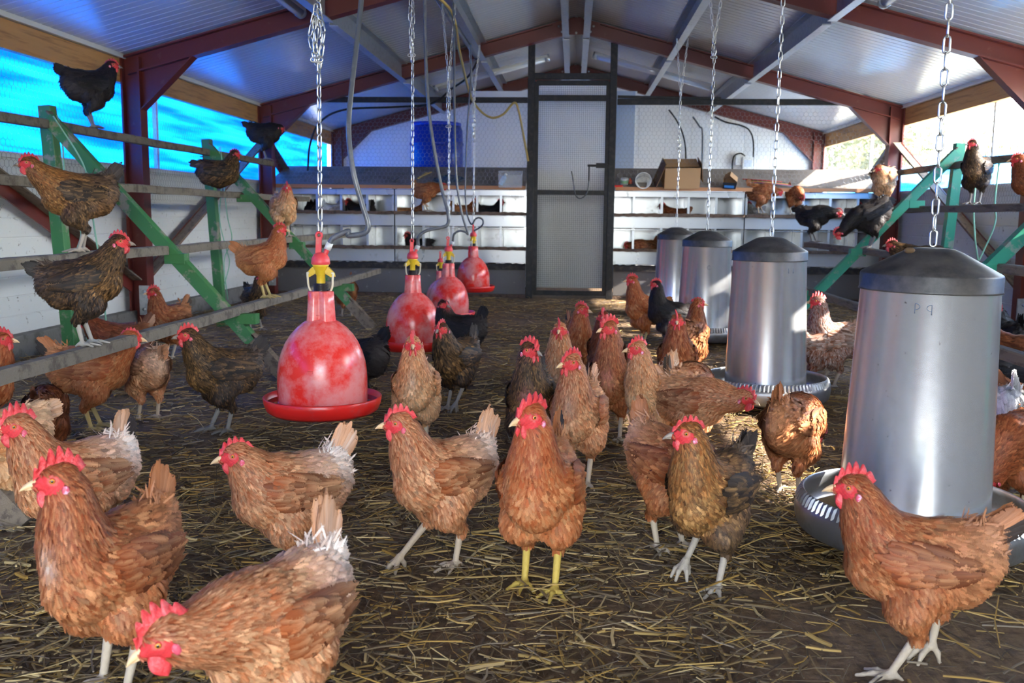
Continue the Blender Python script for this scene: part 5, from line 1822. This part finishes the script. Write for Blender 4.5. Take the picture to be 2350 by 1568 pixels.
    for sd in (-1, 1):
        for j in range(6):
            u = j / 5
            a = el + math.radians(-10 + 20 * u)
            d = np.array([-math.cos(a), sd * (0.10 + 0.10 * (1 - u)), math.sin(a)])
            pp.append(T + np.array([0.012 * (u - 0.5), sd * (0.004 + 0.004 * (1 - u)), -0.012 + 0.01 * u]))
            nn_.append(np.array([0.25 * math.sin(a), sd, 0.1]))
            tt_.append(d), LL.append(0.122 * tlen * rg.uniform(0.9, 1.06) * (1 - 0.34 * abs(u - 0.62))), ww.append(0.026 * rg.uniform(0.9, 1.15))
            cc.append(P['tail'] * rg.uniform(0.8, 1.15)), lf.append(0.02)
    ncov = 520 if q == 2 else (110 if q else 36)
    for i in range(ncov):
        a = el + rg.normal(0, 0.42)
        az = rg.uniform(-1, 1)
        d = np.array([-math.cos(a), az * 0.55 + rg.normal(0, 0.25), math.sin(a)])
        pp.append(T + np.array([rg.normal(0.006, 0.015), az * 0.024, rg.normal(-0.002, 0.016)]))
        nv = np.array([rg.normal(0, 0.4), az + rg.normal(0, 0.2), 0.35])
        nn_.append(nv / np.linalg.norm(nv))
        tt_.append(d), LL.append(rg.uniform(0.018, 0.040) * (0.7 + 0.3 * fluff)), ww.append(0.0052 if q == 2 else 0.011)
        k = rg.uniform(0.5, 1)
        cc.append((P['tailbase'] * white_rump + P['rear'] * (1 - white_rump)) * k + P['tail'] * (1 - k)), lf.append(0.10)
    nn_ = np.array(nn_)
    nn_ /= np.linalg.norm(nn_, axis=1, keepdims=True)
    Vt, Ft, Ct, Ut = feathers(np.array(pp), nn_, np.array(tt_), np.array(LL), np.array(ww), np.array(lf), np.array(cc) * tint, np.repeat(((P['tail'] + P['tailbase']) / 2)[None], len(pp), 0) * tint, np.array(cc) * tint * 0.8, rg, 0.4, 0.3, P['var'] * 0.6, curl=0.3, rag=np.where(np.arange(len(pp)) < 12, 0.5, 0.85))
    if tail_tip is not None:
        tipm = np.zeros(len(Vt))
        sel = (np.arange(12) % 6) < 3
        for i in range(12):
            if sel[i]:
                tipm[i * 15 + 6:i * 15 + 15] = 1
        Ct[:, :3] = Ct[:, :3] * (1 - tipm[:, None]) + A(*tail_tip) * tipm[:, None]
    np_mesh('tail', Vt, Ft, M_plume, tint=Ct, uv=Ut, parent=root)

    # ---- head parts
    def hsurf(x, z, sd):
        m = (np.abs(local[:, 0] - x) < 0.005) & (np.abs(local[:, 2] - z) < 0.005)
        return (local[m, 1] * sd).max() if m.any() else 0.018
    cb_ = comb
    NC, NR = 28, 5
    Vc, Fc = [], []
    for sgn in (1, -1):
        for i in range(NC + 1):
            u = i / NC                                         # 0 at the beak, 1 behind the crown
            x = 0.040 - 0.066 * u
            zb = 0.002 + 0.0165 * math.sin(math.pi * min(1.0, u * 0.88 + 0.06)) ** 0.7 - 0.003
            hmax = (0.007 + 0.027 * math.sin(math.pi * min(1, 0.12 + 0.86 * u)) ** 0.8) * cb_
            ser = 0.50 + 0.50 * abs(math.cos(math.pi * (u * 5.5 + 0.15))) ** 0.8
            h = hmax * ser
            lean = 0.010 * cb_ * math.sin(3 * u + seed)
            for r in range(NR):
                v = r / (NR - 1)
                th = 0.0042 * (1 - v) ** 0.6 + 0.0011 * (1 if r < NR - 1 else 0.2)
                zz = zb + h * v
                Vc.append(hw(x - 0.010 * v * u - 0.004 * v, sgn * th + lean * v * v, zz))
    half = (NC + 1) * NR
    for i in range(NC):
        for r in range(NR - 1):
            a = i * NR + r
            Fc.append((a, a + NR, a + NR + 1, a + 1))
            Fc.append((half + a + 1, half + a + NR + 1, half + a + NR, half + a))
        a = i * NR + NR - 1
        Fc.append((a, a + NR, half + a + NR, half + a))
    for i in (0, NC):
        for r in range(NR - 1):
            a = i * NR + r
            Fc.append((a, a + 1, half + a + 1, half + a) if i == 0 else (half + a, half + a + 1, a + 1, a))
    np_mesh('comb', np.array(Vc), np.array(Fc), P['comb'], parent=root)
    for sd in (-1, 1):
        mb = MB()
        pr_w = []
        n1 = 12
        for i in range(9):
            v = i / 8
            r = 0.0130 * math.sin(math.pi * (0.08 + 0.90 * v)) ** 0.75 * (0.75 + 0.55 * v) * (0.75 + 0.25 * cb_)
            c = (0.027 - 0.005 * v, sd * (0.0060 + 0.005 * v), -0.009 - 0.036 * v * (0.7 + 0.3 * cb_))
            pr_w.append((c, r))
        Pw, Fw_ = [], []
        for c, r in pr_w:
            for j in range(n1):
                a = 2 * math.pi * j / n1
                Pw.append(hw(c[0] + r * math.cos(a), c[1] + 0.36 * r * math.sin(a), c[2]))
        for i in range(8):
            for j in range(n1):
                Fw_.append((i * n1 + j, i * n1 + (j + 1) % n1, (i + 1) * n1 + (j + 1) % n1, (i + 1) * n1 + j))
        mb.add(Pw, Fw_, 0, True).add([hw(0.022, sd * 0.011, -0.047 * (0.75 + 0.25 * cb_))] + Pw[-n1:], [(0, 1 + (j + 1) % n1, 1 + j) for j in range(n1)], 0, True)
        mb.build('wattle', P['comb'], root)
        if q:
            mb = MB()
            mb.ball((0, 0, 0), 1.0, 0, 8)
            lobe_c = hw(-0.0045, sd * (hsurf(-0.0045, -0.014, sd) + 0.0005), -0.0145)
            sc3 = np.diag([0.0060, 0.0028, 0.0088])
            mb.v = [tuple(lobe_c + HM @ (sc3 @ np.array(v))) for v in mb.v]
            mb.build('ear_lobe', M_lobe, root)
        mb = MB()
        ey = hw(0.0125, sd * (hsurf(0.0125, 0.003, sd) - 0.0028), 0.003)
        n1 = 14
        Pe, Fe, me_ = [], [], []
        out = hl * sd * 0.97 + hd * 0.22
        out /= np.linalg.norm(out)
        e1 = np.cross(out, hu)
        e1 /= np.linalg.norm(e1)
        e2 = np.cross(out, e1)
        R = 0.0052
        angs = [0.0, 0.20, 0.42, 0.62, 0.92, 1.3, 1.65]
        for a in angs:
            for j in range(n1):
                t = 2 * math.pi * j / n1
                Pe.append(ey + R * (out * math.cos(a) + (e1 * math.cos(t) + e2 * math.sin(t)) * math.sin(max(a, 0.001))))
        for i in range(len(angs) - 1):
            for j in range(n1):
                Fe.append((i * n1 + j, i * n1 + (j + 1) % n1, (i + 1) * n1 + (j + 1) % n1, (i + 1) * n1 + j))
                me_.append(1 if i < 2 else (0 if i < 4 else 2))
        mb.add(Pe, Fe, 0, True)
        mb.m = me_
        mb.build('eye', [M_iris, M_pupil, P['comb']], root)
    # beak: curved upper and shorter lower half
    mb = MB()
    for up, ln, r0, z0 in ((1, 0.026, 0.0092, -0.002), (-1, 0.019, 0.0068, -0.0085)):
        n1, n2 = 12, 7
        Pk, Fk = [], []
        for i in range(n2):
            v = i / (n2 - 1)
            r = r0 * (1 - v) ** 0.65 + 0.0004
            cx = 0.036 + ln * v
            cz = z0 - (0.0085 * v * v if up > 0 else 0.001 * v)
            for j in range(n1):
                a = 2 * math.pi * j / n1
                Pk.append(hw(cx, 0.72 * r * math.cos(a), cz + (0.85 if up > 0 else 0.5) * r * math.sin(a)))
        for i in range(n2 - 1):
            for j in range(n1):
                Fk.append((i * n1 + j, i * n1 + (j + 1) % n1, (i + 1) * n1 + (j + 1) % n1, (i + 1) * n1 + j))
        Fk.append(tuple(range((n2 - 1) * n1, n2 * n1)))
        mb.add(Pk, Fk, 0, True)
    mb.build('beak', P['beak'], root)
    return root


def rel_yaw(p, rel):
    """Facing given as seen from the camera: 0 right, 90 away, 180 left, 270 towards it."""
    return rel + math.degrees(math.atan2(p[1] - CAM[1], p[0] - CAM[0])) - 90.0

# ---------------------------------------------------------------- the flock
def floor_hen(label, feet=None, body=None, rel=180, s=1.0, zb=0.23, **k):
    p = on_z(feet[0], feet[1], 0.004) if feet else on_z(body[0], body[1], zb * s)
    p.z = 0.0
    return hen(label, p, rel_yaw(p, rel), s=s, **k)


# nearest birds
floor_hen('tall brown hen with a pale blaze on its neck, standing in the lower left corner', feet=(262, 1585), rel=226, palette='rufous', q=2, pose='alert', hyaw=-42, comb=1.2, tail=78, blaze=0.9, s=1.04, fat=1.05, headpos=(0.108, 0.41))
floor_hen('brown hen bending its head to the straw, white fluff under its upright tail', body=(628, 1400), rel=226, palette='brown', q=2, headpos=(0.218, 0.288), hpitch=-24, pitch=-3, hyaw=-34, tail=88, tlen=1.15, white_rump=1.0, comb=1.1, s=1.02, fat=1.1)
floor_hen('brown hen cut by the left border, white fluffy rump, just behind the tall one', body=(163, 1084), rel=207, palette='brown', q=2, pose='norm', hyaw=-16, comb=1.15, tail=74, white_rump=0.9, s=1.02, tail_tip=(46, 38, 38))
floor_hen('plump brown hen with hunched neck between the red drinker and the bending hen', body=(655, 1135), zb=0.205, rel=198, palette='brown', q=2, headpos=(0.128, 0.335), hyaw=-8, hpitch=-8, comb=0.8, tail=64, white_rump=1.0, tlen=1.1, s=0.98, fat=1.1)
hen('brown hen striding with one pale foot lifted, right of the plump hunched hen', on_z(1010, 1300, 0.0), rel_yaw(on_z(1010, 1300, 0.0), 214), 'brown', 1.0, 2, 'norm', hyaw=-30, comb=0.95, tail=70, white_rump=0.6, feet=((-0.02, 0.0), (0.095, 0.022)), tlen=1.1)
floor_hen('orange brown hen with yellow legs facing the camera in the middle foreground', feet=(1238, 1352), rel=258, palette='orange', q=2, pose='alert', hyaw=-36, comb=1.1, tail=66, s=1.08, fat=1.06, legcol=(226, 194, 96), tail_tip=(50, 44, 46))
hen('black and gold laced hen with one foot drawn up, in front of the big feeder', on_z(1620, 1350, 0.0), rel_yaw(on_z(1620, 1350, 0.0), 240), 'golden', 1.0, 2, 'norm', hyaw=-42, comb=0.8, tail=40, feet=((0.01, 0.0), (0.035, 0.055)), headpos=(0.115, 0.392))
floor_hen('brown hen with a ruffled pale rump stooping behind the black and gold hen', body=(1545, 1050), rel=318, palette='rufous', q=2, headpos=(0.165, 0.22), hpitch=-40, pitch=-8, tail=84, white_rump=0.8)
hen('brown hen striding left in front of the big feeder pan', on_z(2075, 1548, 0.0), rel_yaw(on_z(2075, 1548, 0.0), 192), 'rufous', 0.98, 2, 'norm', hyaw=-4, comb=1.0, tail=38, feet=((0.035, 0.0), (-0.055, 0.04)), white_rump=0.3, headpos=(0.128, 0.372), fat=0.95, tail_tip=(50, 36, 30))
floor_hen('brown hen seen from behind, leaning over the big feeder pan with sun on its back', feet=(1812, 1135), rel=68, palette='rufous', q=2, pose='down', pitch=-4, tail=86, tlen=0.9)

# middle cluster
floor_hen('pale breasted brown hen facing the camera below the second drinker', feet=(955, 1030), rel=264, palette='buff', q=2, pose='alert', hyaw=6, comb=1.0, tail=66, s=1.02, blaze=0.6)
hen('black hen with gold speckled breast walking beside the second drinker', on_z(1045, 942, 0.0), rel_yaw(on_z(1045, 942, 0.0), 236), 'gold', 1.0, 1, 'norm', hyaw=12, comb=0.9, tail=70, feet=((0.05, 0.03), (0.01, 0.0)))
floor_hen('dusky black hen turning its head behind the second drinker', body=(1050, 752), rel=160, palette='black', q=1, pose='norm', hyaw=150, comb=0.6, tail=66, headpos=(0.10, 0.375))
floor_hen('black hen with gold streaked breast and bare neck patch, behind the orange brown hen', body=(1222, 905), rel=262, palette='gold', q=2, pose='alert', hyaw=52, comb=1.0, tail=40, bald=0.7, s=1.04, headpos=(0.10, 0.41))
floor_hen('golden brown hen facing the camera just right of the bare necked black hen', body=(1285, 835), rel=268, palette='buff', q=1, pose='alert', hyaw=-4, comb=1.0, tail=50, s=1.02)
floor_hen('brown hen with dark tail, head turned towards the feeders, behind the golden brown one', body=(1322, 775), rel=285, palette='orange', q=1, pose='alert', hyaw=50, comb=0.95, tail=62, tail_tip=(60, 50, 44))
floor_hen('dark faced brown hen looking straight ahead in front of the gate', body=(1390, 795), rel=262, palette='dark', q=1, pose='alert', hyaw=4, comb=0.9, tail=55)
floor_hen('upright brown hen with a pale throat patch in the middle of the flock', feet=(1400, 1010), rel=262, palette='rufous', q=2, pose='alert', hyaw=-40, comb=1.1, tail=50, s=1.06, bald=0.6, headpos=(0.105, 0.43))
floor_hen('brown hen with pale mottled breast standing behind the orange brown hen', feet=(1325, 1112), rel=256, palette='brown', q=2, pose='alert', hyaw=-36, comb=1.0, tail=50, s=1.04, blaze=0.5)
floor_hen('brown hen with buff breast and loose pale feathers, right of the pale throated hen', feet=(1490, 1040), rel=238, palette='buff', q=2, pose='alert', hyaw=-36, comb=1.0, tail=66, white_rump=0.6)
floor_hen('brown and grey hen stretching its beak into the second feeder pan', body=(1592, 912), rel=334, palette='brown', q=2, pose='low', hpitch=-14, comb=0.95, tail=45, headpos=(0.215, 0.275), s=0.96)
floor_hen('slim brown hen facing the camera in front of the third feeder', body=(1555, 810), rel=266, palette='rufous', q=1, pose='alert', hyaw=4, comb=0.95, tail=50, s=1.03)
floor_hen('brown hen looking away at the third feeder, head turned to the pan', body=(1588, 765), rel=75, palette='rufous', q=1, pose='alert', hyaw=-60, comb=0.6, tail=20)
hen('brown hen with ruffled pale rump standing nearest the gate', on_z(1472, 792, 0.0), rel_yaw(on_z(1472, 792, 0.0), 212), 'orange', 1.05, 1, 'alert', hyaw=-24, comb=1.0, tail=10, white_rump=0.5, pitch=14, headpos=(0.098, 0.425))
floor_hen('black hen with white fluff stretching up between the third and last feeders', body=(1528, 715), rel=190, palette='black', q=1, pose='alert', hyaw=-5, comb=0.9, tail=10, pitch=12, headpos=(0.085, 0.43))
floor_hen('brown hen with tail towards the camera, hidden behind the pale throated hen', body=(1447, 855), rel=80, palette='dark', q=1, pose='down', tail=82)
floor_hen('small brown hen with a raised pale tail below the slim one', body=(1575, 880), rel=62, palette='brown', q=1, pose='down', tail=78, tail_tip=(90, 80, 74))
hen('white speckled brown hen with sunlit comb between the two nearest feeders', on_z(1905, 890, 0.0), rel_yaw(on_z(1905, 890, 0.0), 206), 'speckled', 1.06, 2, 'alert', hyaw=-20, comb=1.0, tail=40, feet=((0.0, 0.0), (0.03, 0.0)), headpos=(0.10, 0.425), fat=0.92)
floor_hen('mottled brown hen half hidden by the second feeder, facing away', body=(1878, 780), rel=15, palette='speckled', q=1, pose='down', tail=40)

# right side, behind the nearest feeder
floor_hen('white tailed hen behind the nearest feeder, its rump towards the camera', body=(2298, 925), rel=105, palette='white', q=1, pose='down', tail=84, fluff=1.3, white_rump=1)
floor_hen('dark brown hen pecking in the shade right of the nearest feeder', body=(2390, 930), rel=20, palette='dark', q=1, pose='down')
hen('brown hen feeding at the far rim of the nearest feeder pan', (1.17, 2.55, 0.0), 221, 'dark', 1.0, 2, headpos=(0.165, 0.15), hpitch=-50, pitch=-6, tail=30)
floor_hen('black hen standing among the shaded hens under the right perches', body=(2338, 850), rel=30, palette='black', q=1, pose='down', tail=40)
floor_hen('brown and white hen huddled in the shade under the right perches', body=(2315, 800), rel=150, palette='dark', q=1, pose='ease', tail=40)
floor_hen('sooty hen deep in the shade by the right wall', body=(2312, 765), rel=110, palette='black', q=0, pose='ease', tail=60)

# left side, on the floor
floor_hen('brown hen leaning towards its neighbour under the lowest left perch', feet=(222, 985), rel=352, palette='orange', q=2, pose='ease', hyaw=-6, hpitch=-8, comb=0.75, tail=46, fat=1.05, s=1.06, tail_tip=(44, 36, 34))
floor_hen('ruffled brown hen facing away beside the leaning hen', feet=(340, 962), rel=112, palette='brown', q=2, pose='ease', hyaw=62, comb=0.5, tail=30, s=0.98, white_rump=0.3)
hen('black hen with gold neck walking left of the nearest drinker', on_z(508, 992, 0.0), rel_yaw(on_z(508, 992, 0.0), 200), 'gold', 1.05, 2, 'norm', hyaw=-14, comb=1.0, tail=46, feet=((-0.01, 0.0), (0.03, 0.0)), legcol=(146, 142, 136), pitch=4)
floor_hen('brown hen standing by the kerb behind the third left perch', body=(385, 728), rel=222, palette='rufous', q=1, pose='alert', hyaw=-34, comb=1.0, tail=62, tail_tip=(70, 56, 46))
floor_hen('brown hen stooping by the kerb, partly hidden by the lowest left perch', body=(268, 775), rel=176, palette='dark', q=1, pose='ease', tail=56, tail_tip=(196, 150, 116))
hen('hen peering in at the left border, only its red face and pale breast showing', Vector((on_z(-52, 895, 0.2).x, on_z(-52, 895, 0.2).y, 0)), 10, 'orange', 1.0, 1, 'alert', comb=1.0, tail=50)
floor_hen('dark red hen squatting behind the white rumped hen at the left border', body=(104, 950), rel=80, palette='dark', q=1, pose='down', zb=0.20, tail=40, s=0.85)
floor_hen('buff hen cut off by the left border behind the white rumped hen', body=(-8, 1000), rel=215, palette='buff', q=1, pose='ease', tail=10)
floor_hen('dark hen standing in the shade below the perched brown hen', feet=(588, 758), rel=292, palette='gold', q=1, pose='alert', hyaw=25, comb=0.7, tail=40)
floor_hen('brown hen with tail up, seen from behind below the sloping green brace', feet=(795, 726), rel=110, palette='rufous', q=1, pose='down', tail=84)
floor_hen('black hen bending down behind the nearest drinker, tail showing', body=(815, 815), rel=150, palette='black', q=1, pose='peck', pitch=-6, tail=64)


# ---------------------------------------------------------------- hens on the perches
def perch_hen(label, sx, rail, px, py, rel, s=1.0, **k):
    x, z = RAILS[sx][rail]
    p = on_x(px, py, sx * x)
    p = Vector((sx * x, p.y, z - 0.002))
    k.setdefault('group', 'hens on the perches')
    return hen(label, p, rel_yaw(p, rel), s=s, **k)


perch_hen('golden necked dark hen standing on the third rail by the first green post', -1, 2, 178, 577, 186, palette='golden', q=2, pose='ease', hyaw=4, comb=0.9, tail=52, tlen=1.05, headpos=(0.175, 0.355), fat=1.0, s=1.05, feet=((0.0, 0.0), (-0.025, 0.0)))
perch_hen('black hen with gold laced breast on the lowest left rail', -1, 3, 208, 792, 350, palette='gold', q=2, pose='norm', hyaw=-10, comb=0.9, tail=12, pitch=10, s=1.0, tlen=0.85, legcol=(196, 190, 180), fat=1.0, bald=0.0, feet=((0.0, 0.0), (-0.02, 0.0)))
perch_hen('all black hen on the top left rail against the blue netting', -1, 0, 215, 298, 22, palette='black', q=1, pose='norm', hyaw=-30, comb=0.8, tail=26, s=1.0, headpos=(0.135, 0.365), fat=1.05)
perch_hen('hunched black hen at the far end of the top left rail', -1, 0, 612, 376, 10, palette='black', q=1, pose='tuck', hyaw=-20, hpitch=-30, comb=0.5, tail=20, headpos=(0.145, 0.29))
perch_hen('dark hen with brown breast crouching on the second left rail', -1, 1, 508, 446, 0, palette='gold', q=1, pose='norm', hyaw=-8, comb=0.8, tail=8, sit=0.105, headpos=(0.115, 0.37), tint=0.9)
perch_hen('buff brown hen facing the camera on the third left rail', -1, 2, 652, 546, 285, palette='buff', q=1, pose='short', hyaw=-14, comb=1.0, tail=20, fat=1.15, fluff=1.2)
perch_hen('slender brown hen on the lowest left rail near the nearest drinker', -1, 3, 614, 684, 352, palette='orange', q=2, pose='alert', comb=0.9, tail=30, pitch=12, s=0.98, headpos=(0.095, 0.405))
perch_hen('black hen leaning forward at the far end of the third right rail', 1, 2, 1868, 548, 350, palette='black', q=1, pose='low', comb=0.7, tail=4, headpos=(0.21, 0.27), tlen=0.9)
perch_hen('large black hen with sun on its back stooping down from the third right rail', 1, 2, 1995, 566, 205, palette='black', q=1, pose='down', comb=0.9, tail=30, pitch=-26, headpos=(0.235, 0.11), s=1.05)
perch_hen('pale brown hen with tucked head at the end of the second right rail', 1, 1, 2025, 460, 246, palette='buff', q=1, pose='tuck', hyaw=-30, hpitch=-20, comb=0.4, tail=10, headpos=(0.12, 0.31), fat=1.0)
perch_hen('black hen with gold flecked neck on the second right rail by the turquoise post', 1, 1, 2236, 458, 248, s=0.93, palette='gold', q=2, pose='norm', hyaw=-24, comb=0.8, tail=10, headpos=(0.115, 0.40), tint=0.75)
perch_hen('dark brown hen at the right border on the second right rail', 1, 1, 2375, 455, 200, palette='dark', q=2, pose='norm', hyaw=-6, comb=0.9, tail=10, headpos=(0.115, 0.345), sit=0.11)
hen('gold necked black hen peering over the lid of the nearest feeder', (1.95, 5.62, 0.475), 165, 'gold', 1.0, 1, 'norm', hyaw=10, comb=0.9, tail=0, sit=0.13, headpos=(0.15, 0.325), group='hens on the perches')
hen('black hen on the right rail at the border, only its tail showing', (1.95, 3.86, 0.603), 6, 'black', 1.0, 1, 'low', tail=8, sit=0.06, group='hens on the perches')


# ---------------------------------------------------------------- hens in and on the nest boxes
def nest_hen(label, px, row, rel, palette, **k):
    z = (0.676, 0.339)[row]
    k.setdefault('sit', 0.075)
    k.setdefault('q', 0)
    p = Vector(((px - 1312) * K, 9.555, z + 0.002))
    return hen(label, p, rel_yaw(p, rel), palette, 0.95, group='hens in the nest boxes', **k)


def ledge_hen(label, px, row, rel, palette, **k):
    z = (0.829, 0.492)[row]
    k.setdefault('q', 1)
    p = Vector(((px - 1312) * K * 0.995, 9.335, z))
    return hen(label, p, rel_yaw(p, rel), palette, group='hens on the nest ledges', **k)


nest_hen('black hen in the upper nest box nearest the windbreak wall', 697, 0, 100, 'black', tail=60, pose='ease')
nest_hen('pale hen sitting in the upper nest box left of the first chain', 752, 0, 30, 'white', tail=62, pose='short')
nest_hen('black hen with raised tail in the upper nest box behind the grey hose', 812, 0, 170, 'black', tail=70, pose='ease')
nest_hen('brown hen lying low in the upper nest box under the ledge hen', 935, 0, 5, 'brown', tail=0, pose='ease', sit=0.11)
nest_hen('brown hen with red comb sitting in the upper nest box behind the third chain', 1063, 0, 5, 'orange', tail=52, pose='short')
nest_hen('black hen sitting in the upper nest box nearest the gate', 1122, 0, 0, 'black', tail=46, pose='short')
nest_hen('black hen in the lower nest box behind the second drinker', 945, 1, 190, 'black', tail=10, pose='short')
nest_hen('brown hen resting in the upper nest box behind the fourth feeder chain', 1545, 0, 180, 'dark', tail=30, pose='ease', sit=0.09)
nest_hen('brown hen curled in the lower nest box left of the last feeder', 1478, 1, 200, 'rufous', tail=60, pose='low', sit=0.06)
nest_hen('white hen tucked in the upper nest box behind the ledge hens', 1730, 0, 120, 'white', tail=30, pose='ease')
nest_hen('black hen hidden in the upper corner nest box by the open wall', 1980, 0, 150, 'black', tail=10, pose='short')
ledge_hen('brown hen stretching along the upper ledge towards the gate', 975, 0, 352, 'rufous', pose='low', hpitch=-8, comb=0.9, tail=62, headpos=(0.215, 0.285), s=0.92)
ledge_hen('large brown hen on the upper ledge beside the second feeder chain', 1735, 0, 345, 'rufous', pose='low', comb=0.6, tail=66, headpos=(0.20, 0.24), s=0.98)
ledge_hen('brown hen with upright tail and sunlit cheek bowing on the upper ledge', 1808, 0, 300, 'rufous', pose='down', comb=0.7, tail=86, headpos=(0.19, 0.20), s=0.90, white_rump=0.5)
ledge_hen('dark hen on the lower ledge behind the buff brown perched hen', 622, 1, 350, 'black', pose='norm', comb=0.8, tail=10)
